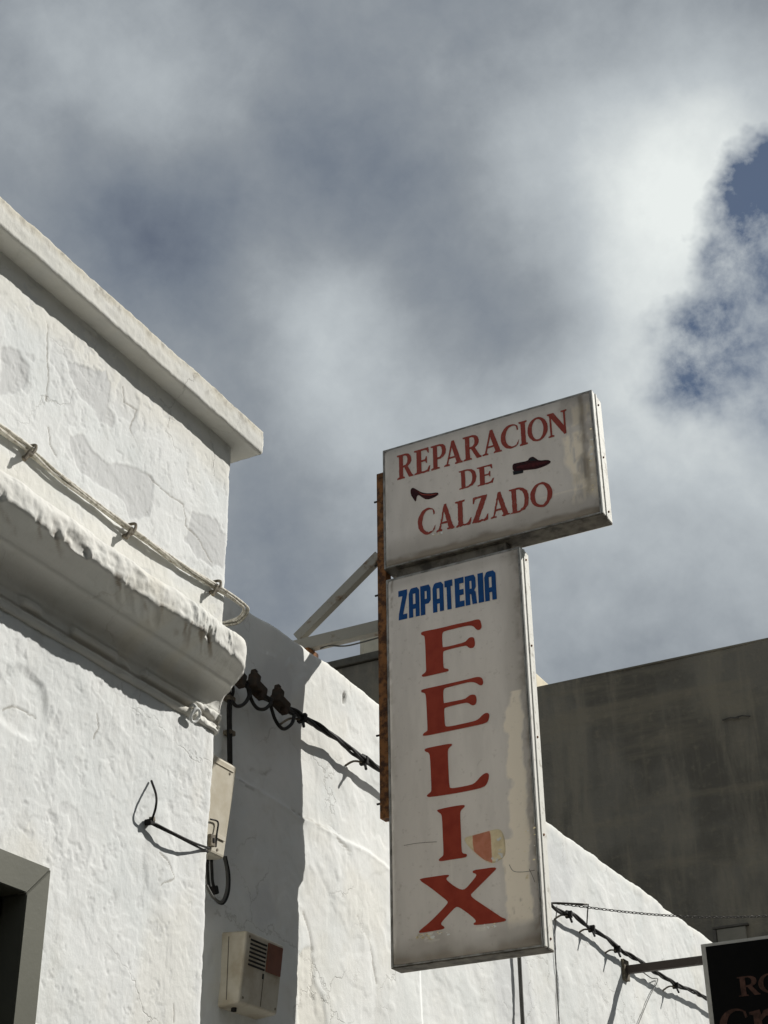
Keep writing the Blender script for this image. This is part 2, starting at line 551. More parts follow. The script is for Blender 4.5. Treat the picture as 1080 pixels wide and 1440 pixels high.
def panel_mat(name, base, beige, dirt):
    """translucent sign acrylic: reflects, and lets the sun on the far side shine through a little"""
    m, t, p, out = new_mat(name)
    pos = t.new('ShaderNodeNewGeometry').outputs['Position']
    at = t.new('ShaderNodeAttribute', attribute_name='wear')
    sep = t.new('ShaderNodeSeparateColor'); t.l.new(at.outputs['Color'], sep.inputs[0])
    st = t.vmath('MULTIPLY', pos, (1, 1, .25))
    n1 = t.noise(st, 9, 6, .6); n2 = t.noise(pos, 40, 5, .6)
    c = t.mix(t.mapr(n1, .35, .7), base, tuple(x*.88 for x in base))
    c = t.mix(sep.outputs[0], c, beige)
    c = t.mix(sep.outputs[1], c, dirt)
    c = t.mix(sep.outputs[2], c, (.84, .82, .74))
    c = t.mix(t.math('MULTIPLY', t.mapr(n2, .58, .75), .25), c, dirt)
    rough = t.math('ADD', .22, t.math('MULTIPLY', sep.outputs[0], .4))
    setin(t, p, Base_Color=c, Roughness=rough)
    tr = t.new('ShaderNodeBsdfTranslucent'); t.l.new(c, tr.inputs[0])
    mx = t.new('ShaderNodeMixShader', i_0=0.42)
    t.l.new(p.outputs[0], mx.inputs[1]); t.l.new(tr.outputs[0], mx.inputs[2]); t.l.new(mx.outputs[0], out.inputs[0])
    return m


M_ACRYL = panel_mat('yellowed_sign_acrylic', (.72, .685, .64), (.92, .84, .70), (.22, .185, .14))

# ------------------------------------------------------------------ the ground
g = link('ground', mesh([(-600, -600, -.12), (600, -600, -.12), (600, 600, -.12), (-600, 600, -.12)], [(0, 1, 2, 3)]), M_GROUND)
g['kind'] = 'structure'
g = link('road', mesh([(-2.0, -60, -.116), (4.2, -60, -.116), (4.2, 15.5, -.116), (-2.0, 15.5, -.116)], [(0, 1, 2, 3)]), M_ROAD)
g['kind'] = 'structure'
g = box('pavement', (-3.7, -60, -.11), (-2.0, 15.8, 0.0), M_PAVE, bevel=.01)
g['kind'] = 'structure'

# ------------------------------------------------------------------ the near whitewashed house
XN, YC = -3.25, 4.735
ZC = 5.221
house = thing('whitewashed_house', 'whitewashed house with a flat concrete coping, a rounded plaster ledge and a dark window', 'house', (XN, 2.6, 0))

WIN_Y, WIN_Z = 3.70, 2.975      # opening (inside the casing)
ys = np.concatenate([np.arange(-1.0, 2.6, .1), np.arange(2.6, 2.95, .05), np.arange(2.95, YC-.035, .0052)])
# plan path of the outer face: along the front, round the corner, back along the party side
path = [(XN, y, 1, 0) for y in ys]
for k in range(1, 7):
    a = math.pi/2*k/6
    path.append((XN-.03+.03*math.cos(a), YC-.03+.03*math.sin(a), math.cos(a), math.sin(a)))
for x in np.concatenate([np.arange(XN-.045, XN-.5, -.03), np.linspace(XN-.55, -9, 8)]): path.append((x, YC, 0, 1))
path = np.array(path)
zs = np.concatenate([np.arange(0, 2.3, .1), np.arange(2.3, 2.6, .05), np.arange(2.6, ZC+.02, .0052)])
S = np.concatenate([[0], np.cumsum(np.hypot(np.diff(path[:, 0]), np.diff(path[:, 1])))]) - 1.0
SS, ZZ = np.meshgrid(S, zs, indexing='ij')


def pixpoly(pts, sc, ox, oy, X):
    return [tuple(onX(ox+a/sc, oy+b_/sc, X)[1:]) for a, b_ in pts]


patches = [pixpoly([(440, 240), (520, 250), (600, 330), (700, 400), (880, 440), (960, 500), (975, 620), (940, 740), (880, 785), (825, 770), (780, 650), (640, 560), (500, 440), (450, 350)], 4.5, 0, 560, XN),
           pixpoly([(255, 705), (400, 735), (420, 800), (412, 870), (440, 900), (435, 960), (380, 930), (350, 880), (300, 830), (262, 740)], 2.7, 0, 250, XN),
           pixpoly([(690, 480), (720, 370), (800, 390), (835, 450), (845, 560), (790, 575), (740, 540)], 2.7, 0, 580, XN),
           pixpoly([(0, 640), (60, 660), (110, 720), (90, 800), (0, 830)], 2.7, 0, 250, XN)]
wob = .022*fbm(SS*9, ZZ*9, 4, 5) + .008*fbm(SS*40, ZZ*40, 2, 9)
pm = np.zeros_like(SS)
for pp in patches: pm = np.maximum(pm, sstep(.006, -.006, poly_sd(SS, ZZ, pp)+wob))
lowamp = .006*fbm(SS*1.7, ZZ*1.7, 3, 1) + .004*fbm(SS*5, ZZ*4, 3, 2)
t1 = terrace(fbm(SS*2.6+.3*fbm(SS*7, ZZ*7, 3, 8), ZZ*2.1, 5, 3, .58)*4.5, .10)
t2 = terrace(fbm(SS*8, ZZ*6, 4, 13, .6)*3.0, .14)
rough = sstep(-.1, .5, fbm(SS*2.2, ZZ*1.6, 3, 21))
disp = lowamp + 0.0011*t1 + .0008*t2*rough + .0018*rough*fbm(SS*26, ZZ*20, 4, 31, .6) + .0007*fbm(SS*50, ZZ*50, 2, 33)
disp += .0007*fbm(SS*11, ZZ*8, 4, 35, .6)
chip = np.zeros_like(SS)
for sc_, thr_, dep_, sd_ in ((5, .38, .0016, 301), (10, .40, .0016, 302), (19, .40, .0016, 303), (33, .40, .0016, 304)):
    cn = fbm(SS*sc_+.25*fbm(SS*sc_*2.5, ZZ*sc_*2.5, 3, sd_+9), ZZ*sc_*.8, 4, sd_, .6)
    cm_ = sstep(thr_, thr_+.035, cn)*sstep(-.15, .25, fbm(SS*1.8, ZZ*1.8, 2, sd_+3)); chip = np.maximum(chip, cm_)
    disp -= dep_*cm_
disp -= .0026*pm
# shallow pits and lumps of old repairs
for cy, cz, ry, rz, dd in ((3.60, 3.60, .15, .12, -.007), (4.42, 3.30, .10, .18, .004)):
    q = ((SS-cy)/ry)**2+((ZZ-cz)/rz)**2 + .35*fbm(SS*12, ZZ*12, 3, 41)
    disp += dd*sstep(1.15, .55, q)
ck = np.full_like(SS, 9.0)
for pts, sc, ox, oy in (([(120, 480), (165, 520), (178, 560), (176, 640), (182, 760), (175, 850)], 2.7, 0, 250), ([(465, 790), (470, 850), (520, 880), (500, 960), (540, 1050)], 2.7, 0, 250),
                        ([(180, 950), (190, 1010), (215, 1060)], 2.7, 0, 250), ([(560, 230), (620, 300), (690, 350), (700, 420), (750, 480), (790, 560)], 2.7, 0, 580),
                        ([(515, 540), (515, 650), (545, 720), (560, 790)], 3, 0, 780), ([(410, 680), (415, 730), (395, 770)], 3, 0, 780),
                        ([(25, 655), (60, 640), (110, 655), (160, 690)], 3, 0, 780), ([(600, 1250), (640, 1330), (650, 1440)], 2.667, 0, 900),
                        ([(600, 800), (640, 850), (650, 890), (600, 920)], 2.667, 0, 900)):
    ck = np.minimum(ck, line_d(SS+.010*fbm(SS*22, ZZ*22, 3, 51), ZZ+.010*fbm(SS*22, ZZ*22, 3, 57), pixpoly(pts, sc, ox, oy, XN)))
ckm = sstep(.0052, .0008, ck)*sstep(-.45, .0, fbm(SS*6, ZZ*6, 2, 61))
disp -= .0025*ckm
zledge, zcab = 4.24, 4.45
warm = sstep(zcab+.06, zcab-.06, ZZ+.06*fbm(SS*5, ZZ*5, 3, 71))*sstep(4.1, 4.2, ZZ)*.55
warm = np.maximum(warm, .55*sstep(.16, .02, np.abs(ZZ-ZC+.11)+.05*fbm(SS*7, ZZ*7, 3, 72)))
warm = np.maximum(warm, .35*sstep(.2, .5, fbm(SS*2.2, ZZ*1.2, 4, 77)))
warm = np.maximum(warm, .5*sstep(.16, .02, np.hypot((SS-3.72), (ZZ-3.12)*1.3)+.05*fbm(SS*9, ZZ*9, 3, 79)))
# the worn, wavy corner
corner = np.exp(-((SS-(YC+1.0-1.0))/.05)**2)
ndir = path[:, None, 2:4]
Pw = np.zeros((len(path), len(zs), 3))
Pw[..., 0] = path[:, None, 0] + ndir[..., 0]*disp
Pw[..., 1] = path[:, None, 1] + ndir[..., 1]*disp + sstep(.25, 0, np.abs(SS-YC))*(.006*fbm(ZZ*5, ZZ*0, 3, 81)+.003*fbm(ZZ*25, ZZ*0+3, 3, 83))
Pw[..., 2] = ZZ
Pw[..., 1] += .036*sstep(4.05, 4.25, ZZ)*sstep(4.3, 4.70, SS)
cy_, cz_ = (SS[:-1, :-1]+SS[1:, 1:])/2, (ZZ[:-1, :-1]+ZZ[1:, 1:])/2
hole = (cy_ < WIN_Y+.04) & (cy_ > 2.6) & (cz_ < WIN_Z+.04) & (cz_ > 1.0)
me = grid_mesh(Pw, hole)
add_mask(me, np.maximum(pm, chip*.42), warm*.8, ckm*.75)
link('wall', me, M_PLASTER, house, smooth=True)


# --- swept mouldings
def sweep_plan(profile, pathpts, noisef=None, flush=None):
    """profile: (offset, z) list; pathpts: (x,y,nx,ny,s) -> grid"""
    P = np.zeros((len(pathpts), len(profile), 3)); pr = np.array(profile); pp = np.array(pathpts)
    off = pr[None, :, 0] + (0 if noisef is None else noisef(pp[:, 4][:, None], np.arange(len(pr))[None, :], pr)[0])
    dz = 0 if noisef is None else noisef(pp[:, 4][:, None], np.arange(len(pr))[None, :], pr)[1]
    P[..., 0] = pp[:, None, 0] + pp[:, None, 2]*off
    P[..., 1] = pp[:, None, 1] + pp[:, None, 3]*off
    if flush: P[..., 1] -= np.maximum(off, 0)*np.clip((pp[:, None, 1]-4.2)/(flush-4.2), 0, 1)
    P[..., 2] = pr[None, :, 1] + dz
    return P


def corner_path(x0, yc, y0, fine, back):
    pts = []; s = y0
    yy = np.concatenate([np.arange(y0, 2.6, .1), np.arange(2.6, yc, fine)])
    for y in yy: pts.append((x0, y, 1, 0, y))
    s = yc
    for k in range(0, 25):
        a = math.pi/2*k/24; pts.append((x0, yc, math.cos(a), math.sin(a), s+.2*a))
    s += .2*math.pi/2
    for x in np.arange(x0-.02, x0-back, -.02): pts.append((x, yc, 0, 1, s+(x0-x)))
    return pts


def resample(prof, step):
    out = [prof[0]]
    for a, b_ in zip(prof[:-1], prof[1:]):
        n = max(1, int(math.hypot(b_[0]-a[0], b_[1]-a[1])/step))
        for k in range(1, n+1): out.append((a[0]+(b_[0]-a[0])*k/n, a[1]+(b_[1]-a[1])*k/n))
    return out


prof = [(-.03, 3.868), (.010, 3.872), (.018, 3.884), (.017, 3.898), (.004, 3.906), (.006, 3.912), (.022, 3.918), (.028, 3.930), (.025, 3.942), (.010, 3.948), (.020, 3.954)]
for k in range(1, 9):      # the cove
    a = math.pi/2*k/8
    prof.append((.020+.085*(1-math.cos(a)), 3.954+.075*math.sin(a)))
prof += [(.112, 4.031), (.116, 4.036), (.128, 4.041), (.165, 4.050), (.205, 4.064), (.222, 4.070), (.231, 4.074), (.235, 4.083), (.236, 4.115), (.234, 4.150), (.227, 4.172), (.210, 4.184), (.10, 4.222), (-.03, 4.235)]
prof = resample(prof, .006)


def ledge_noise(s, j, pr):
    o, z = pr[None, :, 0], pr[None, :, 1]
    lip = sstep(.11, .21, o)
    n = .012*fbm(s*3.1, z*4, 3, 101)*lip + .0075*fbm(s*11, z*14, 4, 103)*lip + .0025*(1+lip)*fbm(s*22, z*30, 4, 105, .6) + .0014*fbm(s*60, z*60, 3, 106)
    dz = .012*fbm(s*2.6, o*2, 3, 107)*lip + .006*fbm(s*9, o*3, 3, 109)*sstep(.20, .23, o)
    # brush and trowel ridges under the lip
    under = sstep(.13, .16, o)*sstep(4.080, 4.065, z)
    dz = dz + .0060*under*1.7*fbm(s*52+o*70, o*9+s*4, 3, 111)*sstep(-.2, .3, fbm(s*3, o*0+1, 2, 115))
    edge = sstep(.215, .231, o)*sstep(4.135, 4.07, z)
    bite = sstep(.12, .34, fbm(s*9, z*3, 4, 141, .62))*sstep(-.3, .2, fbm(s*1.7, z*0, 2, 143))
    n = n - edge*bite*.018; dz = dz + edge*bite*.014
    flk = sstep(.22, .25, fbm(s*8, z*9, 4, 145, .6))*sstep(.10, .2, o)
    n = n - .0028*flk
    # bulges of lumpy mortar at the bottom beads near the corner
    beads = sstep(3.965, 3.93, z)*sstep(4.45, 4.6, s)
    n = n + beads*(.006+.012*fbm(s*24, z*40, 3, 113))
    # lost bits of bead
    lost = sstep(3.965, 3.94, z)*sstep(.1, .3, fbm(s*7, z*5, 2, 117))*sstep(.008, .02, o)
    n = n - lost*(o-.004)*.8
    return n, dz


lp_ = corner_path(XN, 4.742, -1.0, .006, .4)
Pm = sweep_plan(prof, lp_, ledge_noise, 4.742)
me = grid_mesh(Pm)
s_ = np.array(lp_)[:, 4][:, None]+0*Pm[..., 0]; o_ = np.array(prof)[None, :, 0]+0*Pm[..., 0]; z_ = np.array(prof)[None, :, 1]+0*Pm[..., 0]
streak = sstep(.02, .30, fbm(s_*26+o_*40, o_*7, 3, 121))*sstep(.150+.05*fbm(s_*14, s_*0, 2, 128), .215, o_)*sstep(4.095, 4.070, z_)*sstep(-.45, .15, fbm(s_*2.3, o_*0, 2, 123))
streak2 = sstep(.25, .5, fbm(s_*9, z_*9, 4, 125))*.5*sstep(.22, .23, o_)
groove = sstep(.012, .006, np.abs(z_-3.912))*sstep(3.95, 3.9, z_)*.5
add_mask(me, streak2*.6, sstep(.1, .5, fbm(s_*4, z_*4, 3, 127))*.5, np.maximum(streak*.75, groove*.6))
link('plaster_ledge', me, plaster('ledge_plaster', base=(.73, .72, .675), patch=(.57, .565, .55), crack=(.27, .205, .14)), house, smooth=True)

# --- coping slab
def coping_noise(s, j, pr):
    o, z = pr[None, :, 0], pr[None, :, 1]
    e = sstep(.06, .085, o)
    return .0025*fbm(s*6, z*9, 4, 131)*e + .0022*fbm(s*40, z*44, 3, 133)*e, .004*fbm(s*1.2, o*0, 2, 135) + .003*fbm(s*30, o*30, 3, 137)*e


OV = .094
cp = [(-.45, ZC+.001), (-.02, ZC), (OV-.008, ZC), (OV, ZC+.006), (OV+.002, ZC+.06), (OV, ZC+.116), (OV-.012, ZC+.126), (-.45, ZC+.14)]
cp = resample(cp, .009)
cpath = []
for y in np.concatenate([np.arange(-1, 2.4, .1), np.arange(2.4, 4.765, .008)]): cpath.append((XN, y, 1, 0, y))
Pc = sweep_plan(cp, cpath, coping_noise)
# square end of the slab, a little beyond the corner
yend = 4.862
Pend = Pc[-1:].copy(); steps = []
for k in range(1, 13):
    q = Pend.copy(); q[..., 1] = 4.765 + (yend-4.765)*k/12 + (.003*fbm(q[..., 2]*30, q[..., 0]*30, 3, 139) if k == 12 else 0); steps.append(q)
inner = steps[-1].copy(); mid = np.array([XN-.15, yend-.002, ZC+.065])
for f in (.97, .6, 0.0):
    q = inner.copy(); q[..., 0] = mid[0] + (q[..., 0]-mid[0])*f; q[..., 2] = mid[2]+(q[..., 2]-mid[2])*f; steps.append(q)
Pc = np.concatenate([Pc]+steps, 0)
me = grid_mesh(Pc)
yy_, zz_ = Pc[..., 1], Pc[..., 2]
add_mask(me, .25*sstep(0, .5, fbm(yy_*8, zz_*8, 4, 141)), .75*sstep(ZC+.06, ZC+.13, zz_+.03*fbm(yy_*12, zz_*12, 3, 143)),
         .6*sstep(.12, .42, fbm(yy_*34, zz_*26, 4, 145, .6))*sstep(ZC+.035, ZC+.12, zz_+.03*fbm(yy_*6, zz_*6, 3, 147)))
link('coping', me, M_COPING, house, smooth=True)
box('roof', (-9, -1, 4.6), (XN-.1, YC-.02, 4.75), M_ROOF, house)

# --- window: casing, dark sash, glass
cw = .105
win = link('window', mesh([(XN-.16, 2.55, .95), (XN-.16, WIN_Y+.05, .95), (XN-.16, WIN_Y+.05, WIN_Z+.05), (XN-.16, 2.55, WIN_Z+.05)], [(0, 1, 2, 3)]), M_GLASS, house)
xo, xi = XN+.022, XN-.10
def mitre(name, pts_front):
    V = [(xo, y, z) for y, z in pts_front] + [(xi, y, z) for y, z in pts_front]
    F = [(0, 1, 2, 3), (7, 6, 5, 4)] + [(i, i+4, (i+1) % 4+4, (i+1) % 4) for i in range(4)]
    bm = bmesh.new(); bv = [bm.verts.new(v) for v in V]
    for f in F: bm.faces.new([bv[i] for i in f])
    bmesh.ops.recalc_face_normals(bm, faces=bm.faces)
    bmesh.ops.bevel(bm, geom=list(bm.edges), offset=.003, segments=2, affect='EDGES')
    bm_obj(name, bm, M_CASING, win)
y1, z1, y0, z0 = WIN_Y, WIN_Z, 2.62, 1.05
g_ = .0012
mitre('casing', [(y1, z0), (y1+cw, z0-cw), (y1+cw, z1+cw-g_), (y1, z1-g_)])
mitre('casing', [(y0, z1+g_), (y1-g_, z1+g_), (y1+cw-g_, z1+cw+g_), (y0-cw, z1+cw+g_)])
mitre('casing', [(y0, z0), (y0, z1), (y0-cw, z1+cw-.003), (y0-cw, z0-cw)])
mitre('casing', [(y0+g_, z0-.002), (y0-cw+.003, z0-cw-.002), (y1+cw-.003, z0-cw-.002), (y1-g_, z0-.002)])
box('sash', (XN-.15, WIN_Y-.065, 1.0), (XN-.07, WIN_Y-.004, WIN_Z-.004), M_DARKFRAME, win, .006)
box('sash', (XN-.148, 2.625, WIN_Z-.065), (XN-.072, WIN_Y-.067, WIN_Z-.006), M_DARKFRAME, win, .006)
box('sash', (XN-.152, WIN_Y-.13, 1.05), (XN-.10, WIN_Y-.075, WIN_Z-.07), M_DARKFRAME, win, .005)

# ------------------------------------------------------------------ the second, lower white house
XW, ZT = -3.6, 4.85
house2 = thing('whitewashed_house', 'lower white limewashed house with a bare rounded parapet and cables strung along its front', 'house', (XW, 8.6, 0))
Y2 = 12.75
ys2 = np.concatenate([np.arange(4.72, 7.2, .010), np.arange(7.2, Y2-.05, .016)])
v_z = np.concatenate([np.arange(0, 2.6, .1), np.arange(2.6, ZT-.06, .010)])
pv = [(0.0, z) for z in v_z]
for k in range(1, 8):
    a = math.pi/2*k/7; pv.append((-.05+.05*math.cos(a), ZT-.05+.05*math.sin(a)))
pv += [(-.1, ZT+.003), (-.2, ZT+.004), (-.3, ZT), (-.34, ZT-.03), (-.35, ZT-.3)]
pv = np.array(pv)
YY, VV = np.meshgrid(ys2, np.arange(len(pv)), indexing='ij')
off = pv[VV, 0]; zz = pv[VV, 1]
nx = np.where(zz < ZT-.05, 1.0, np.clip((off+.05)/.05, 0, 1)); nz = np.where(zz < ZT-.05, 0.0, np.sqrt(1-nx**2))
d2 = .016*fbm(YY*1.1, zz*1.3, 3, 201) + .007*fbm(YY*4, zz*3.2, 3, 203) + .0026*terrace(fbm(YY*2.2, zz*2.4, 4, 205, .55)*3.5, .16) \
    + .0030*sstep(-.1, .4, fbm(YY*1.6, zz*1.6, 2, 207))*fbm(YY*17, zz*14, 4, 209, .6) + .001*fbm(YY*45, zz*45, 2, 211)
# the trowelled ridge where two coats of plaster meet, slowly falling along the wall
ridge = 3.957 - .02*np.clip(YY-6.0, 0, 9) + .02*fbm(YY*3, YY*0, 3, 213)
d2 += .007*sstep(.012, -.004, zz-ridge)*sstep(8.5, 6.6, YY) + .005*np.exp(-((zz-ridge)/.012)**2)*sstep(8, 6, YY)
p2 = np.zeros_like(YY)
for poly in (pixpoly([(745, 1205), (790, 1190), (808, 1225), (800, 1260), (775, 1275), (750, 1260)], 1, 0, 0, XW),
             pixpoly([(350, 950), (400, 930), (410, 975), (385, 1005), (355, 990)], 1, 0, 0, XW),
             pixpoly([(345, 1260), (372, 1250), (385, 1290), (360, 1300)], 1, 0, 0, XW),
             pixpoly([(690, 1330), (740, 1340), (750, 1440), (700, 1440)], 1, 0, 0, XW)):
    p2 = np.maximum(p2, .8*sstep(.05, -.03, poly_sd(YY, zz, poly)+.05*fbm(YY*6, zz*6, 4, 215)))
pk = sstep(.012, -.004, poly_sd(YY, zz, pixpoly([(424, 1330), (436, 1335), (443, 1380), (452, 1410), (458, 1470), (418, 1480), (418, 1345)], 1, 0, 0, XW))+.03*fbm(YY*14, zz*14, 3, 216))
d2 -= .006*pk
d2 += .003*pk*fbm(YY*30, zz*24, 3, 218)
ck2 = np.full_like(YY, 9.0)
for pts in ([(335, 1100), (360, 1112), (390, 1128), (422, 1147)], [(422, 1150), (450, 1162), (471, 1178), (490, 1200)], [(352, 1085), (372, 1088), (382, 1082)], [(425, 1285), (432, 1310), (438, 1335)],
            [(500, 1290), (520, 1330), (528, 1380)]):
    ck2 = np.minimum(ck2, line_d(YY+.016*fbm(YY*18, zz*18, 3, 217), zz+.012*fbm(YY*18, zz*18, 3, 219), pixpoly(pts, 1, 0, 0, XW)))
ckm2 = sstep(.010, .001, ck2)*sstep(-.5, .0, fbm(YY*5, zz*5, 2, 221))
d2 -= .005*ckm2
# oval screw hole
pit = sstep(1.1, .7, ((YY-onX(484, 983, XW)[1])/.016)**2+((zz-onX(484, 983, XW)[2])/.034)**2)
d2 -= .012*pit
P2 = np.zeros(YY.shape+(3,))
P2[..., 0] = XW+off+d2*nx; P2[..., 1] = YY
P2[..., 2] = zz+(d2*nz + .016*fbm(YY*1.3, YY*0, 4, 223)*sstep(ZT-.3, ZT-.03, zz))
me = grid_mesh(P2)
warm2 = .30*sstep(.1, .5, fbm(YY*1.8, zz*1.8, 4, 225)) + .35*sstep(ZT-.10, ZT+.01, zz+.04*fbm(YY*9, zz*9, 3, 226))
warm2 = np.maximum(warm2, .5*pk)
add_mask(me, p2*.8, warm2, np.maximum(ckm2*.6, .5*pit))
link('wall', me, M_PLASTER2, house2, smooth=True)
box('roof', (-9, YC+.02, 4.3), (XW-.32, Y2-.05, 4.45), M_ROOF, house2)
box('end_wall', (-9, Y2-.06, 0), (XW-.012, Y2+.14, ZT-.03), M_PLASTER2, house2, .02)

# ------------------------------------------------------------------ the tall dark building closing the view
YB = 16.0
zb = onY(751, 968.6, YB)[2]
tower = thing('cement_building', 'tall dark building with a blank soot-stained cement gable wall', 'building', (-4, YB+3, 0))
xl = onY(700, 968, YB)[0]
nxg, nzg = 120, 90
gx = np.linspace(xl, -1.0, nxg); gz = np.linspace(0, zb, nzg)
GX, GZ = np.meshgrid(gx, gz, indexing='ij')
Pg = np.stack([GX, YB-.015*fbm(GX*1.2, GZ*1.2, 4, 301)-.012*np.exp(-((GZ-(zb-1.45))/.05)**2)*sstep(-.2, .3, fbm(GX*.8, GX*0, 2, 305)), GZ+.012*fbm(GX*1.5, GX*0, 3, 303)*(GZ > zb-.05)], -1)
link('wall', grid_mesh(Pg), M_DARK, tower, smooth=True)
box('wall', (xl, YB+.03, 0), (-1.0, YB+8, zb-.03), M_DARK, tower)
box('roof_edge', (xl-.02, YB-.006, zb-.012), (-.97, YB+.25, zb+.02), M_DARK, tower, .012)
a_, b2_ = onY(1008, 1308, YB-.02), onY(1050, 1330, YB-.02)
fr = box('bricked_window', (a_[0], YB-.045, a_[2]-.9), (b2_[0]+.02, YB+.01, a_[2]), simple('cement_infill', (.27, .25, .20), .95, var=.2, scale=3), tower, .01)
c_ = simple('dark_joint', (.13, .12, .10), .95)
box('lintel', (a_[0]-.04, YB-.055, a_[2]+.003), (b2_[0]+.05, YB+.01, a_[2]+.030), c_, fr, .008)
box('jamb', (a_[0]-.04, YB-.058, a_[2]-.9), (a_[0]-.003, YB+.01, a_[2]), c_, fr, .008)
for k, (u0, u1, v) in enumerate(((1016, 1040, 1013), (1033, 1056, 1010))):
    q0, q1 = onY(u0, v, YB-.02), onY(u1, v, YB-.02)
    V, F = tube_geo([(q0[0], YB-.03, q0[2]), ((q0[0]+q1[0])/2, YB-.03, q0[2]+.01), (q1[0], YB-.03, q0[2]-.015)], .009, 5)
    link('crack', mesh(V, F), c_, tower)
q0, q1 = onY(749, 968, YB+.6), onY(764, 955, YB+.6)
blk = bm_obj('chimney', box_bm((q0[0]-.25, YB+.35, zb-.02), (q1[0], YB+.8, q1[2]), .02), M_BEIGE)
blk['label'] = 'short beige chimney block on the roof edge of the dark cement building'; blk['category'] = 'chimney'

back = thing('cement_building', 'grey cement building rising behind the wall beside the rusty sign post', 'building', (-10, YB+5, 0))
q0, q1 = onY(465, 931.5, 17.0), onY(545, 911, 17.0)
box('wall', (-16, 17.0, 0), (q1[0]+1.2, 24, q0[2]-.12), M_DARK, back, .02)
box('roof_edge', (-16.03, 16.96, q0[2]-.118), (q1[0]+1.23, 17.3, q0[2]), simple('grey_parapet_edge', (.14, .13, .105), .9), back, .015)
q2 = onY(509, 892, 18.2)
tk = box_bm((q2[0], 18.0, q0[2]-.1), (q2[0]+1.3, 19.2, q2[2]+.1), .0)
bmesh.ops.bevel(tk, geom=list(tk.edges), offset=.14, segments=5, affect='EDGES')
tko = bm_obj('water_tank', tk, M_BEIGE, smooth=True)
tko['label'] = 'beige rounded water tank on the grey roof behind the sign post'; tko['category'] = 'water tank'

# ------------------------------------------------------------------ unseen houses across the street, added to shade the street and dim the walls
M_OPP = simple('ochre_render', (.36, .32, .25), .92, var=.2, scale=1.5, bump=.003, bscale=30)
M_SHUT = simple('green_shutter', (.05, .075, .06), .6)
for (ya, yb_, hh, lab) in ((-13.0, -1.2, 7.2, 'unseen two storey ochre house added across the street for its shade, with pairs of green shutters'), (-1.1, 10.4, 7.6, 'unseen taller ochre house added across the street for its shade, facing the shoe repair sign')):
    op = thing('added_town_house', lab, 'house', (4.7, (ya+yb_)/2, 0))
    box('wall', (4.7, ya, -.1), (12, yb_, hh), M_OPP, op, .02)
    box('cornice', (4.55, ya+.01, hh-.28), (4.697, yb_-.01, hh-.08), M_COPING, op, .02)
    for fl in (1.0, 4.3):
        for yw in np.arange(ya+1.6, yb_-1.2, 2.7):
            w_ = box('window', (4.66, yw-.5, fl), (4.698, yw+.5, fl+1.6), M_GLASS, op)
            box('frame', (4.64, yw-.56, fl-.06), (4.659, yw-.47, fl+1.66), M_CASING, w_, .004)
            box('frame', (4.64, yw+.47, fl-.06), (4.659, yw+.56, fl+1.66), M_CASING, w_, .004)
            box('shutter', (4.64, yw-1.03, fl), (4.697, yw-.57, fl+1.6), M_SHUT, op, .008)
            box('shutter', (4.64, yw+.57, fl), (4.697, yw+1.03, fl+1.6), M_SHUT, op, .008)

# ------------------------------------------------------------------ the shoe repair sign
YS = 6.2
PATCH_PX = [(520, 1068), (600, 1045), (780, 995), (880, 975), (915, 1020), (935, 1090), (940, 1200), (930, 1260), (860, 1305), (800, 1330), (720, 1290), (620, 1210), (540, 1120)]
sign = thing('shop_sign', 'tall double light box sign for shoe repair with red lettering, on a rusty post', 'sign', (-3.25, YS+.06, 3.25))


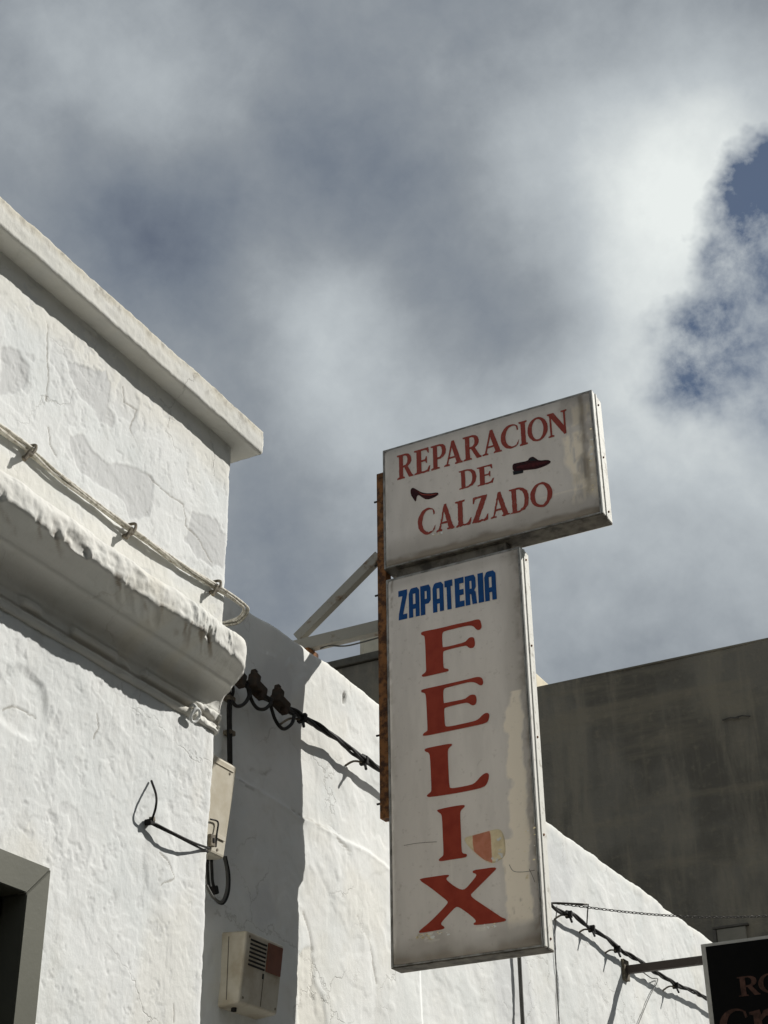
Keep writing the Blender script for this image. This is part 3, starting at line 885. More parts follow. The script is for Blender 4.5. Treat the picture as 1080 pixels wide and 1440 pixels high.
def light_box(name, x0, x1, z0, z1, depth, wear, patch=None):
    """aluminium tray, front lip, translucent faces"""
    t_ = .006; lip = .014
    bm = bmesh.new()
    def add(lo, hi):
        b3 = box_bm(lo, hi, .0015, 1); tmp = bpy.data.meshes.new('t'); b3.to_mesh(tmp); b3.free(); bm.from_mesh(tmp); bpy.data.meshes.remove(tmp)
    add((x0, YS, z0+t_), (x0+t_, YS+depth, z1-t_)); 
    add((x0, YS+.001, z1-t_), (x1, YS+depth-.001, z1)); 
    # front lips
    add((x0+t_+.0005, YS-.004, z0+.003), (x0+lip, YS+.008, z1-.003)); add((x1-lip, YS-.004, z0+.003), (x1-t_-.0005, YS+.008, z1-.003))
    add((x0+lip+.0005, YS-.003, z1-lip), (x1-lip-.0005, YS+.008, z1-t_-.0005)); add((x0+lip+.0005, YS-.003, z0+t_+.0005), (x1-lip-.0005, YS+.008, z0+lip))
    fr_ = bm_obj(name, bm, M_ALU, sign)
    box('base_tray', (x0, YS+.001, z0), (x1, YS+depth-.001, z0+t_), M_BROWNMETAL, fr_, .0015, 1)
    s1 = box('end_cap', (x1-t_, YS, z0+t_+.001), (x1+.0015, YS+depth, z1-t_-.001), M_ALUWHITE, fr_, .0015, 1)
    box('end_rib', (x1+.002, YS+depth*.30, z0+.004), (x1+.007, YS+depth*.42, z1-.004), M_ALUWHITE, fr_, .001, 1)
    # pillowed face: flat field, rolled edges
    px0, px1, pz0, pz1 = x0+lip-.004, x1-lip+.004, z0+lip-.004, z1-lip+.004
    st = .0065
    X = np.linspace(px0, px1, int((px1-px0)/st)); Z = np.linspace(pz0, pz1, int((pz1-pz0)/st))
    XX, Z2 = np.meshgrid(X, Z, indexing='ij')
    ex = np.minimum(XX-px0, px1-XX); ez = np.minimum(Z2-pz0, pz1-Z2)
    rb = .045
    fx_ = np.sqrt(np.clip(1-(1-np.clip(ex/rb, 0, 1))**2, 0, 1)); fz_ = np.sqrt(np.clip(1-(1-np.clip(ez/rb, 0, 1))**2, 0, 1))
    yy = YS+.006-.022*fx_*fz_ + .0012*fbm(XX*3, Z2*3, 2, 401)
    hl_ = None
    if patch:
        cx_, cz2_ = (XX[:-1, :-1]+XX[1:, 1:])/2, (Z2[:-1, :-1]+Z2[1:, 1:])/2
        hl_ = poly_sd(cx_, cz2_, patch) < -.007
    me = grid_mesh(np.stack([XX, yy, Z2], -1), hl_)
    add_mask(me, *wear(XX, Z2, ex, ez))
    link('sign_panel', me, M_ACRYL, fr_, smooth=True)
    BX, BZ = np.meshgrid(np.linspace(x0+.0005, x1-.0005, 12), np.linspace(z0+.0005, z1-.0005, 12), indexing='ij')
    bk = grid_mesh(np.stack([BX, BX*0+YS+depth+.0015, BZ], -1))
    add_mask(bk, BX*0, BX*0, BX*0)
    link('rear_panel', bk, M_ACRYL, fr_)
    for sz in np.linspace(z0+.05, z1-.05, 3 if z1-z0 < 1 else 5):
        bm = bmesh.new(); bmesh.ops.create_cone(bm, cap_ends=True, segments=10, radius1=.006, radius2=.0045, depth=.005)
        bmesh.ops.transform(bm, matrix=Matrix.Translation((x1+.0045, YS+depth*.62, sz)) @ Matrix.Rotation(math.pi/2, 4, 'Y'), verts=bm.verts)
        bm_obj('screw', bm, M_RUST, fr_)
    return fr_


def wear_upper(X, Z, ex, ez):
    n = fbm(X*14, Z*6, 4, 411); nb = fbm(X*40, Z*9, 4, 413)
    edge = -2.205 + .05*n
    reg = sstep(-.01, .02, X-edge)*sstep(5.34, 5.42, Z)
    beige = reg*sstep(-.25, .15, nb+.3*n)*.95
    beige *= 1-sstep(.02, .0, np.abs(Z-5.79-.02*n)-.01)*.8
    beige *= 1-sstep(5.90, 5.95, Z)
    dirt = .75*sstep(.055, .0, ez+.03*fbm(X*9, Z*20, 3, 415))*(Z < 5.6) + .45*sstep(.05, 0, ex)*(X < -2.6)*sstep(-.3, .3, fbm(X*8, Z*8, 3, 417))
    dirt += .42*sstep(5.46, 5.33, Z+.05*fbm(X*5, Z*5, 4, 419))
    dirt += .55*sstep(.03, .0, np.abs(X+2.11-.01*nb))*sstep(5.35, 5.5, Z)
    dirt += .40*sstep(.06, 0, ez)*(Z > 5.7)
    dirt += .35*reg*sstep(.0, .4, fbm(X*9, Z*9, 4, 421))
    white = .8*sstep(.012, .0, np.abs(X+2.085))*sstep(.15, .4, fbm(X*30, Z*30, 3, 423))*sstep(5.38, 5.5, Z)
    streak = .5*sstep(.25, .5, fbm(X*2.2, Z*34, 3, 425))*sstep(5.52, 5.45, Z)*sstep(-2.5, -2.3, X)
    return np.clip(beige+streak, 0, 1), np.clip(dirt*.9, 0, .85), np.clip(white, 0, 1)


def wear_lower(X, Z, ex, ez):
    n = fbm(X*9, Z*7, 4, 431); n2 = fbm(X*26, Z*22, 4, 433)
    edge = np.where(Z > 4.45, -2.56, np.where(Z > 3.75, -2.615, -2.66)) + .03*n + .012*n2
    edge = edge + .05*sstep(4.3, 4.5, Z)
    reg = sstep(-.004, .006, X-edge)*sstep(4.72, 4.5, Z+.1*n)*sstep(3.33, 3.40, Z+.05*n)
    reg *= 1-sstep(-.004, .006, X-(-2.535+.012*n2+.012*n))
    beige = reg*.9
    dirt = .55*sstep(.06, 0, Z-3.26+.03*n) + .40*sstep(.05, 0, ex+.02*n)*sstep(-.3, .4, n2)
    dirt += .36*sstep(3.40, 3.31, Z+.06*fbm(X*6, Z*6, 4, 435))
    dirt += .30*sstep(-2.63, -2.53, X)*(1-reg) + .28*sstep(5.12, 5.18, Z)
    dirt += .55*sstep(.35, .6, fbm(X*30, Z*14, 3, 437))*reg*sstep(3.75, 3.5, Z)
    dirt += .5*sstep(.010, .002, np.abs(X+3.205+.006*n))*sstep(4.9, 5.0, Z)*sstep(-.1, .3, n2)
    white = .8*sstep(.10, .35, fbm(X*34, Z*30, 3, 439))*sstep(.030, .012, np.hypot((X+3.02)*.35, Z-3.365))
    white = np.maximum(white, .6*sstep(.2, .4, fbm(X*34, Z*30, 3, 441))*sstep(.03, .012, np.hypot((X+2.76)*.35, Z-3.375)))
    wl = .35*sstep(.004, .001, np.abs(X-onY(700, 1150, YS)[0]))*sstep(3.8, 3.95, Z)*sstep(4.3, 4.1, Z)
    wl = np.maximum(wl, .3*sstep(.006, .001, np.abs(X-onY(637, 1230, YS)[0]))*sstep(3.56, 3.6, Z)*sstep(3.72, 3.68, Z))
    return np.clip(beige, 0, 1), np.clip(dirt*.9, 0, .85), np.clip(np.maximum(white, wl), 0, 1)


upper = light_box('upper_light_box', -3.255, -2.052, 5.278, 6.006, .128, wear_upper)
lower = light_box('lower_light_box', -3.245, -2.495, 3.250, 5.218, .100, wear_lower, [(p[0], p[2]) for p in (onY(580+a/7.2, 1030+b_/7.2, YS-.0185) for a, b_ in PATCH_PX)])
box('spacer', (-3.20, YS+.03, 5.2185), (-2.58, YS+.10, 5.2775), M_BROWNMETAL, sign, .003)

post = box('support_post', (-3.306, YS+.022, 3.965), (-3.2560, YS+.082, 5.885), M_RUST, sign, .003)
for zz_ in (5.73, 5.345, 5.17, 4.05, 4.4):
    V, F = tube_geo([(-3.335, YS+.05, zz_), (-3.30, YS+.05, zz_)], .0055, 8)
    link('bolt', mesh(V, F), M_SOLE, post)
arm = bm_obj('bracket_arm', bar_bm((-3.90, YS+.052, 4.985), (-3.307, YS+.052, 4.985), .050, .068, .004), M_BRACKET, sign)
bm_obj('brace', bar_bm((-3.80, YS+.052, 5.035), (-3.307, YS+.052, 5.40), .042, .055, .004), M_BRACKET, sign)
box('foot_plate', (-3.84, YS+.0, 4.80), (-3.70, YS+.105, 4.946), M_RUST, arm, .006)

# lettering ---------------------------------------------------------------
SER = {
 'R': ([(0, 0), (.38, 0), (.38, .05), (.30, .08), (.30, .45), (.36, .45), (.60, 0), (.82, 0), (.82, .05), (.76, .08), (.54, .47), (.66, .54), (.72, .64), (.73, .75), (.69, .88), (.60, .96), (.45, 1), (0, 1), (0, .95), (.1, .92), (.1, .08), (0, .05)],
       [(.30, .53), (.30, .93), (.42, .93), (.51, .87), (.54, .75), (.52, .62), (.44, .54)]),
 'E': ([(0, 0), (.62, 0), (.68, .24), (.63, .24), (.55, .09), (.48, .07), (.30, .07), (.30, .47), (.46, .47), (.50, .38), (.54, .38), (.54, .65), (.50, .65), (.46, .54), (.30, .54), (.30, .93), (.46, .93), (.54, .90), (.59, .78), (.63, .78), (.62, 1), (0, 1), (0, .95), (.1, .92), (.1, .08), (0, .05)],),
 'P': ([(0, 0), (.40, 0), (.40, .05), (.30, .08), (.30, .40), (.45, .40), (.60, .46), (.70, .57), (.73, .72), (.70, .86), (.61, .96), (.45, 1), (0, 1), (0, .95), (.1, .92), (.1, .08), (0, .05)],
       [(.30, .48), (.30, .93), (.42, .93), (.51, .86), (.54, .72), (.51, .57), (.42, .48)]),
 'A': ([(0, 0), (.28, 0), (.28, .05), (.20, .08), (.26, .28), (.56, .28), (.62, .08), (.54, .05), (.54, 0), (.92, 0), (.92, .05), (.85, .08), (.53, 1), (.40, 1), (.12, .08), (0, .05)],
       [(.285, .35), (.405, .74), (.53, .35)]),
 'I': ([(0, 0), (.4, 0), (.4, .05), (.31, .08), (.31, .92), (.4, .95), (.4, 1), (0, 1), (0, .95), (.09, .92), (.09, .08), (0, .05)],),
 'N': ([(0, 0), (.26, 0), (.26, .05), (.17, .08), (.17, .78), (.70, 0), (.80, 0), (.80, .92), (.88, .95), (.88, 1), (.62, 1), (.62, .95), (.72, .92), (.72, .36), (.29, 1), (0, 1), (0, .95), (.09, .90), (.09, .08), (0, .05)],),
 'D': ([(0, 0), (.40, 0), (.62, .06), (.77, .22), (.82, .5), (.77, .78), (.62, .94), (.40, 1), (0, 1), (0, .95), (.1, .92), (.1, .08), (0, .05)],
       [(.29, .07), (.29, .93), (.42, .92), (.55, .83), (.61, .68), (.63, .5), (.61, .32), (.55, .17), (.42, .08)]),
 'L': ([(0, 0), (.6, 0), (.66, .26), (.61, .26), (.53, .1), (.46, .07), (.30, .07), (.30, .92), (.40, .95), (.40, 1), (0, 1), (0, .95), (.1, .92), (.1, .08), (0, .05)],),
 'Z': ([(0, 0), (.66, 0), (.70, .25), (.65, .25), (.58, .10), (.50, .07), (.26, .07), (.68, .95), (.68, 1), (.06, 1), (.04, .76), (.09, .76), (.15, .90), (.22, .93), (.43, .93), (0, .05)],),
}


def ell(cx, cy, rx, ry, a0, a1, n=26):
    return [(cx+rx*math.cos(math.radians(a0+(a1-a0)*k/n)), cy+ry*math.sin(math.radians(a0+(a1-a0)*k/n))) for k in range(n+1)]


SER['O'] = (ell(.43, .5, .43, .5, 0, 346), ell(.43, .5, .245, .43, 0, 346))
SER['C'] = (ell(.43, .5, .43, .5, 50, 310) + [(.74, .30), (.66, .16)] + ell(.50, .5, .31, .43, 298, 62) + [(.68, .70), (.74, .72)],)
BLK = {
 'Z': ([(0, 0), (.95, 0), (.97, .17), (.50, .17), (1, .84), (1, 1), (0, 1), (0, .80), (.46, .80), (.03, .2)],),
 'A': ([(0, 0), (0, .82), (.16, .97), (.30, 1), (.80, 1), (1, .90), (1, 0), (.63, 0), (.63, .28), (.39, .28), (.39, 0)], [(.39, .44), (.39, .80), (.63, .80), (.63, .44)]),
 'P': ([(0, 0), (.44, 0), (.44, .36), (.78, .36), (1, .46), (1, .88), (.84, 1), (0, 1)], [(.42, .53), (.42, .80), (.62, .80), (.62, .53)]),
 'T': ([(.28, 0), (.80, 0), (.78, .78), (1, .78), (1, 1), (0, 1), (0, .78), (.26, .78)],),
 'E': ([(0, 0), (1, 0), (1, .19), (.50, .19), (.50, .40), (.95, .40), (.95, .59), (.50, .59), (.50, .80), (1, .80), (1, 1), (0, 1)],),
 'R': ([(0, 0), (.40, 0), (.40, .36), (.52, .36), (.60, 0), (1, 0), (.92, .40), (.80, .47), (.95, .57), (.95, .88), (.80, 1), (0, 1)], [(.40, .54), (.40, .81), (.58, .81), (.58, .54)]),
 'I': ([(0, 0), (1, 0), (1, 1), (0, 1)],),
}
YT = YS-.0185     # the print sits on the flat field of the panel


def fit(loops, x0, x1, z0, z1, rnd=0, skew=0.0):
    w = max(p[0] for p in loops[0]); lo = min(p[0] for p in loops[0])
    out = []
    for lp in loops:
        q = [(x0+(p[0]-lo)/(w-lo)*(x1-x0)+skew*(p[1]-.5)*(z1-z0), z0+p[1]*(z1-z0)) for p in lp]
        out.append(chaikin(q, rnd) if rnd else q)
    return out


def erode(loops, base, amt, seed):
    """worn lower edge of hand painted letters"""
    rr = random.Random(seed); out = []
    for lp in loops:
        dense = []
        for i in range(len(lp)):
            a, b_ = lp[i], lp[(i+1) % len(lp)]
            n = max(1, int(math.hypot(b_[0]-a[0], b_[1]-a[1])/.008))
            dense += [(a[0]+(b_[0]-a[0])*k/n, a[1]+(b_[1]-a[1])*k/n) for k in range(n)]
        out.append([(x+rr.uniform(-1, 1)*amt*.5, z+(rr.uniform(0, 1)*amt*2 if z < base+.03 else rr.uniform(-1, 1)*amt*.4)) for x, z in dense])
    return out


def row(text, spans, pytop0, pytop1, pybot0, pybot1, table, mat, parent, rnd=0, wear=0.0, rot=0.0):
    """spans: left/right photo columns of each letter; tops and bottoms at the first and last letter"""
    xa, xb = spans[0][0], spans[-1][1]
    for k, (ch, (a, b_)) in enumerate(zip(text, spans)):
        m = (a+b_)/2; f = (m-xa)/(xb-xa)
        yt, yb = pytop0+(pytop1-pytop0)*f, pybot0+(pybot1-pybot0)*f
        ym = (yt+yb)/2
        if table is BLK: a, b_ = a+.45, b_-.45
        p0, p1 = onY(a, ym, YT), onY(b_, ym, YT)
        zt, zb_ = onY(m, yt, YT)[2], onY(m, yb, YT)[2]
        L = fit(table[ch], p0[0], p1[0], zb_, zt, rnd)
        if wear: L = erode(L, zb_, wear, 31+k)
        sheet('letter', L, YT, mat, parent)


row('REPARACION', [(558.5, 581), (582.5, 605), (606, 627.5), (624, 650), (651, 676.5), (677.5, 705), (704, 729.5), (730, 741.5), (741.5, 770.5), (770, 798)],
    641, 575, 675.5, 609, SER, M_RED2, upper, wear=.0012)
row('DE', [(645.5, 670), (671, 694.5)], 662, 652.5, 688, 679.5, SER, M_RED2, upper, wear=.0012)
row('CALZADO', [(587.5, 612), (613.5, 639), (640.5, 663), (663.5, 686.5), (689, 716), (716.5, 744), (745.5, 777)],
    717.5, 674.5, 755.5, 710, SER, M_RED2, upper, wear=.003)
row('ZAPATERIA', [(560, 573.2), (574.5, 590.2), (590.9, 606.2), (608, 624.2), (625, 637), (639.3, 653), (653.6, 670.5), (671.8, 680.4), (681, 698)],
    831.5, 801, 872.5, 842.5, BLK, M_BLUE, lower)


def pix(pts, sc, ox, oy, rnd=2, Y=YT):
    q = [onY(ox+a/sc, oy+b_/sc, Y) for a, b_ in pts]
    q = [(p[0], p[2]) for p in q]
    return chaikin(q, rnd) if rnd else q


FEL = {
 'F': (8, 580, 860, [(97, 235), (130, 222), (300, 190), (500, 140), (640, 112), (720, 88), (760, 90), (772, 130), (780, 170), (768, 195), (740, 210), (715, 200), (690, 168), (650, 155), (560, 170), (360, 220), (340, 235), (333, 270), (338, 400), (350, 402), (440, 385), (590, 345), (615, 320), (640, 292), (680, 287), (695, 300), (703, 350), (700, 385), (680, 410), (640, 412), (610, 385), (580, 385), (450, 415), (360, 440), (343, 455), (345, 560), (350, 630), (365, 640), (405, 645), (408, 665), (390, 675), (300, 695), (150, 730), (110, 735), (103, 715), (140, 690), (155, 670), (152, 600), (145, 400), (138, 285), (125, 270), (97, 262)]),
 'E': (8, 580, 860, [(97, 885), (130, 872), (300, 835), (500, 790), (650, 755), (720, 735), (770, 738), (790, 760), (797, 800), (785, 828), (755, 830), (720, 805), (670, 790), (600, 800), (450, 838), (365, 860), (350, 880), (345, 920), (350, 1030), (365, 1030), (450, 1012), (590, 985), (620, 960), (650, 938), (690, 932), (715, 945), (722, 1000), (712, 1040), (690, 1055), (660, 1052), (630, 1028), (590, 1025), (450, 1058), (370, 1080), (355, 1095), (360, 1200), (365, 1280), (385, 1295), (450, 1288), (600, 1255), (700, 1232), (745, 1210), (790, 1160), (830, 1138), (862, 1145), (865, 1180), (850, 1235), (820, 1255), (720, 1280), (500, 1325), (250, 1378), (140, 1398), (112, 1395), (130, 1365), (165, 1345), (170, 1330), (165, 1200), (155, 1000), (148, 930), (130, 915), (100, 910)]),
 'L': (7.2, 580, 1030, [(120, 175), (140, 160), (260, 135), (390, 112), (405, 125), (375, 150), (358, 175), (358, 250), (365, 400), (373, 550), (390, 565), (450, 560), (600, 530), (640, 505), (700, 435), (745, 408), (772, 415), (775, 450), (755, 520), (720, 555), (600, 585), (400, 622), (180, 655), (145, 650), (150, 630), (180, 610), (193, 590), (188, 450), (178, 240), (165, 205), (130, 195)]),
 'I': (7.2, 580, 1030, [(245, 790), (270, 778), (400, 750), (520, 732), (533, 745), (510, 770), (488, 790), (482, 830), (490, 1000), (497, 1200), (510, 1225), (550, 1230), (553, 1250), (530, 1268), (400, 1285), (290, 1305), (263, 1298), (275, 1275), (305, 1255), (315, 1235), (310, 1100), (300, 860), (290, 825), (265, 810)]),
 'X': (4.32, 540, 1190, [(212, 205), (230, 195), (300, 185), (390, 172), (397, 180), (375, 195), (385, 210), (430, 245), (470, 265), (495, 260), (530, 220), (562, 180), (558, 168), (535, 160), (545, 145), (600, 138), (670, 127), (685, 135), (660, 160), (590, 230), (540, 280), (525, 295), (540, 315), (600, 355), (690, 415), (715, 433), (740, 440), (740, 455), (700, 462), (600, 475), (548, 480), (542, 470), (560, 458), (550, 440), (500, 400), (455, 370), (435, 368), (400, 405), (350, 460), (345, 475), (368, 490), (365, 503), (300, 515), (220, 528), (210, 522), (225, 505), (280, 460), (340, 400), (385, 350), (388, 335), (350, 305), (280, 250)]),
}
for ch, (sc, ox, oy, pts) in FEL.items():
    sheet('letter', [pix(pts, sc, ox, oy, 1)], YT, M_RED, lower)

# shoe pictures
hs = sheet('heeled_shoe_print', [pix([(78, 172), (92, 160), (112, 170), (150, 193), (200, 198), (250, 190), (256, 204), (225, 224), (180, 238), (150, 222), (128, 205), (117, 215), (111, 254), (96, 232), (79, 205)], 4.5, 560, 650, 1)], YT, M_SHOE, upper)
sheet('shoe_print_detail', [pix([(118, 180), (150, 202), (205, 206), (246, 199), (247, 202), (205, 212), (150, 208)], 4.5, 560, 650, 0)], YT-.0022, M_RED2, hs, .001)  # red line printed on the heeled shoe
lf = sheet('loafer_print', [pix([(258, 612), (300, 602), (385, 585), (390, 566), (420, 551), (440, 561), (472, 585), (540, 577), (566, 588), (562, 602), (530, 622), (480, 642), (440, 652), (345, 662), (300, 668), (262, 668)], 5.684, 675, 545, 1)], YT, M_SHOE, upper)
sheet('heel_print', [pix([(262, 669), (300, 669), (346, 663), (344, 682), (300, 692), (268, 698)], 5.684, 675, 545, 0)], YT-.0004, M_SOLE, lf)
M_OXB = simple('oxblood_print', (.085, .017, .019), .5, var=.35, scale=60, spec=.1)
sheet('shoe_print_detail', [pix([(285, 648), (300, 628), (385, 612), (430, 598), (475, 600), (548, 588), (520, 610), (440, 634), (345, 648)], 5.684, 675, 545, 1)], YT-.0020, M_OXB, lf, .001)  # maroon body of the loafer print
sheet('shoe_print_detail', [pix([(398, 572), (420, 560), (440, 570), (455, 584), (420, 588), (396, 586)], 5.684, 675, 545, 1)], YT-.0020, M_SOLE, lf, .001)  # black top opening of the loafer print
# the patched hole beside the I, and cracks in the acrylic
pt = sheet('acrylic_patch', [pix(PATCH_PX, 7.2, 580, 1030, 1)], YT, M_PATCH, lower)
sheet('patch_stripe', [pix([(610, 1046), (780, 998), (792, 1040), (800, 1180), (810, 1322), (720, 1286), (625, 1205), (612, 1120)], 7.2, 580, 1030, 0)], YT-.0014, M_PATCHRED, pt, .001)
rr = random.Random(3)
for (cx, cy, n, sp) in ((880, 1080, 5, 22), (910, 1245, 9, 34), (835, 1290, 7, 28), (890, 1195, 3, 14)):
    for _ in range(n):
        x, y, r = cx+rr.uniform(-sp, sp), cy+rr.uniform(-sp, sp)*.6, rr.uniform(6, 15)
        sheet('paint_flake', [pix([(x+r*rr.uniform(.5, 1.2)*math.cos(a), y+r*rr.uniform(.5, 1.2)*math.sin(a)) for a in np.arange(0, 6.2, .9)], 7.2, 580, 1030, 0)], YT-.0016-rr.uniform(0, .0012), M_WHITEFLAKE, pt, .0006)
def flakes(n, x0, x1, y0, y1, par, rmin, rmax):
    for _ in range(n):
        x, y, r = rr.uniform(x0, x1), rr.uniform(y0, y1), rr.uniform(rmin, rmax)
        sheet('paint_flake', [pix([(x+r*1.6*rr.uniform(.4, 1.2)*math.cos(a), y-.17*r*1.6*math.cos(a)+r*rr.uniform(.4, 1.2)*math.sin(a)) for a in np.arange(0, 6.2, .8)], 1, 0, 0, 0)], YT-.0016-rr.uniform(0, .0012), M_PATCH if rr.random() < .4 else M_WHITEFLAKE, par, .0006)


flakes(13, 585, 612, 1314, 1320, lower, 1.0, 2.6)
flakes(6, 614, 632, 1311, 1315, lower, .6, 1.6)
flakes(8, 680, 706, 1299, 1305, lower, .6, 1.6)
flakes(9, 830, 834, 600, 690, upper, .8, 2.2)
flakes(7, 606, 622, 748, 753, upper, .6, 1.4)
flakes(10, 738, 752, 1150, 1290, lower, .6, 1.8)
for pts in ([(568, 1189), (585, 1186), (600, 1184.5), (614, 1184)], [(716, 1216), (722, 1225), (735, 1226), (752, 1224)], [(744, 1222), (748, 1230), (752, 1240)]):
    q = [onY(a, b_, YT-.0005) for a, b_ in pts]
    tube('crack', [Vector(p)+Vector((0, 0, .0015*math.sin(i*3))) for i, p in enumerate(q)], .0011, M_CRACK, lower, seg=5, n=4)

# ------------------------------------------------------------------ black hanging sign further along
YH = 10.35
xl_, zt_ = onY(985, 1328, YH)[0], onY(985, 1328, YH)[2]
hang = thing('hanging_sign', 'black hanging sign with copper lettering and a grey metal rim on a steel arm', 'sign', (xl_, YH, zt_-1.0))
hf = bm_obj('frame', box_bm((xl_, YH, zt_-1.0), (xl_+1.15, YH+.06, zt_), .004), simple('grey_sign_rim', (.34, .33, .30), .45, metal=.3, var=.2), hang)
box('sign_panel', (xl_+.034, YH-.006, zt_-.97), (xl_+1.12, YH+.002, zt_-.022), M_PANELBLACK, hf, .002)
za_ = onY(925, 1357, YH)[2]
ar = bm_obj('bracket_arm', bar_bm((XW-.02, YH+.03, za_), (xl_-.001, YH+.03, za_), .045, .055, .003), simple('dark_brown_steel', (.055, .042, .034), .6, c2=(.11, .10, .09), scale=8, thr=(.6, .7)), hang)
box('wall_plate', (XW-.01, YH-.02, za_-.07), (XW+.025, YH+.08, za_+.07), M_CLIP, ar, .004)
def pixY(a, b_, Y): p = onY(a, b_, Y); return p[0], p[2]
YHT = YH-.0075
def hl(ch, a, b_, yt, yb, tab=SER):
    p0, p1 = onY(a, yb, YHT), onY(b_, yb, YHT); m = (a+b_)/2
    sheet('letter', fit(tab[ch], p0[0], p1[0], onY(m, yb, YHT)[2], onY(m, yt, YHT)[2]), YHT, M_COPPER, hf)
hl('R', 1039, 1070, 1372, 1400); hl('O', 1068, 1102, 1368, 1396)
hl('C', 1014.5, 1056, 1418, 1468)
SER['r'] = ([(0, 0), (.40, 0), (.40, .05), (.30, .08), (.30, .45), (.42, .56), (.55, .55), (.60, .64), (.50, .72), (.38, .69), (.30, .58), (.28, .72), (0, .68), (0, .63), (.10, .60), (.10, .08), (0, .05)],)
hl('r', 1058, 1092, 1402, 1462)

# ------------------------------------------------------------------ cables
# old cream cables clipped along the near house
cb = thing('cable_bundle', 'old cream painted cable bundle clipped along the wall above the plaster ledge', 'cable', (XN+.05, 3.8, 4.4))
XCB = XN+.019
cpts = [(XCB, 1.8, 4.455)]
for a, b_ in ((0, 603), (42, 634), (80, 667), (110, 690), (145, 716), (183, 744), (225, 775), (262, 800), (303, 824)): cpts.append(tuple(onX(a, b_, XCB)))
cpts += [tuple(onX(325, 838, XCB)), tuple(onX(340, 850, XCB-.02)), tuple(onX(346, 857, XCB-.05)), tuple(onX(343, 865, XCB-.10)), tuple(onX(335, 872, XCB-.16)), tuple(onX(322, 876, XCB-.24)), tuple(onX(300, 880, XCB-.32))]
pth = smooth_path(cpts, 16)
for k in range(4):
    V, F = tube_geo([Vector(p)+Vector((.003*math.sin(i*.11+k), 0, .003*math.cos(i*.07+2*k))) for i, p in enumerate(twisted(pth, k, 4, .0085, 1.5))], (.0062, .0052, .0068, .0042)[k], 8)
    link('strand', mesh(V, F), M_WIRE_CREAM, cb, smooth=True)
for a, b_ in ((42, 634), (183, 744), (303, 824)):
    q = onX(a, b_, XCB)
    bm = bar_bm((XN-.01, q[1]-.008, q[2]-.030), (XCB+.030, q[1]-.020, q[2]-.034), .010, .016, .002, up=(0, 0, 1))
    c1 = bm_obj('clip', bm, M_CLIP, cb)
    V, F = tube_geo(smooth_path([(XCB+.024, q[1]-.02, q[2]-.035), (XCB+.028, q[1]-.005, q[2]-.01), (XCB+.016, q[1]+.008, q[2]+.022), (XCB-.02, q[1]+.01, q[2]+.028), (XN-.005, q[1]+.006, q[2]+.015)], 6), .0062, 7)
    link('tie', mesh(V, F), M_CLIP, c1, smooth=True)
    V, F = tube_geo([(XCB+.022, q[1]-.022, q[2]-.02), (XCB+.014, q[1]-.038, q[2]-.062)], .0085, 8)
    link('wedge', mesh(V, F), M_CLIP, c1)

# black power cable on the second house
pc = thing('power_cable', 'thick black twisted power cable with corroded connectors strung along the lower white house', 'cable', (XW+.07, 8, 4.3))
XP = XW+.075
pts = [onX(a, b_, XP) for a, b_ in ((312, 938), (330, 950), (352, 967), (385, 988), (425, 1008), (470, 1036), (510, 1068), (540, 1087))]
pts += [onX(a, b_, XW+.066) for a, b_ in ((778, 1274), (800, 1284), (830, 1304), (870, 1333), (910, 1359), (950, 1384), (985, 1399))]
pts.append(np.array([XW+.06, 12.6, pts[-1][2]]))
pp_ = smooth_path([tuple(p) for p in pts], 26)
for k in range(4):
    tw_ = [p+Vector((0, 0, .002*math.sin(i*.21+k*1.9)+.0015*math.sin(i*.53+k))) for i, p in enumerate(twisted(pp_, k, 4, (.0095, .0085, .0105, .0085)[k], (.62, .62, .58, .70)[k]))]
    V, F = tube_geo(tw_, (.0095, .008, .0075, .0065)[k], 7)
    link('strand', mesh(V, F), M_WIRE_BLACK, pc, smooth=True)


def lump(name, c, size, tilt, parent, mat):
    bm = box_bm((-size[0]/2, -size[1]/2, -size[2]/2), (size[0]/2, size[1]/2, size[2]/2), min(size)*.16, 2)
    bmesh.ops.transform(bm, matrix=Matrix.Translation(c) @ Matrix.Rotation(tilt, 4, 'X'), verts=bm.verts)
    return bm_obj(name, bm, mat, parent)


for (a, b_, sc) in ((333, 951, .8), (361, 968, .95), (394, 989, .95)):
    q = Vector(onX(a, b_, XP+.02))
    tl = -.22
    c1 = lump('connector', q, (.06, .105*sc, .046), tl, pc, M_CONN)
    lump('cap', q+Vector((0, -.022, .036)), (.048, .042, .05), tl, c1, M_CONN)
    lump('bolt_head', q+Vector((.0, -.026, .068)), (.026, .024, .026), tl, c1, M_CONN)
    lump('lug', q+Vector((.012, .015, -.034)), (.034, .03, .034), tl, c1, M_CONN)
for lp2 in (((347, 962), (350, 978), (343, 990), (333, 993), (326, 986)), ((350, 968), (354, 985), (362, 996), (372, 997), (380, 990), (382, 982)), ((380, 990), (387, 1012), (398, 1025), (410, 1018), (414, 1005))):
    tube('drip_loop', [tuple(onX(a, b_, XP+.03)) for a, b_ in lp2], .0085, M_WIRE_BLACK, pc, 8, 8)
for a, b_ in ((425, 1010), (512, 1070), (800, 1286), (832, 1306), (868, 1335), (950, 1386)):
    q = Vector(onX(a, b_, XP))
    c1 = lump('clip', q, (.046, .022, .044), -.2, pc, M_SLOT)
    V, F = tube_geo(smooth_path([tuple(q+Vector((0, .0, -.01))), tuple(q+Vector((-.035, -.05, -.012))), (XW-.01, q.y-.075, q.z-.045)], 5), .006, 6)
    link('spike', mesh(V, F), M_CLIP, c1)
    V, F = tube_geo([tuple(q+Vector((.01, -.01, -.02))), tuple(q+Vector((.03, -.035, -.06)))], .008, 6)
    link('tail', mesh(V, F), M_WIRE_BLACK, c1)

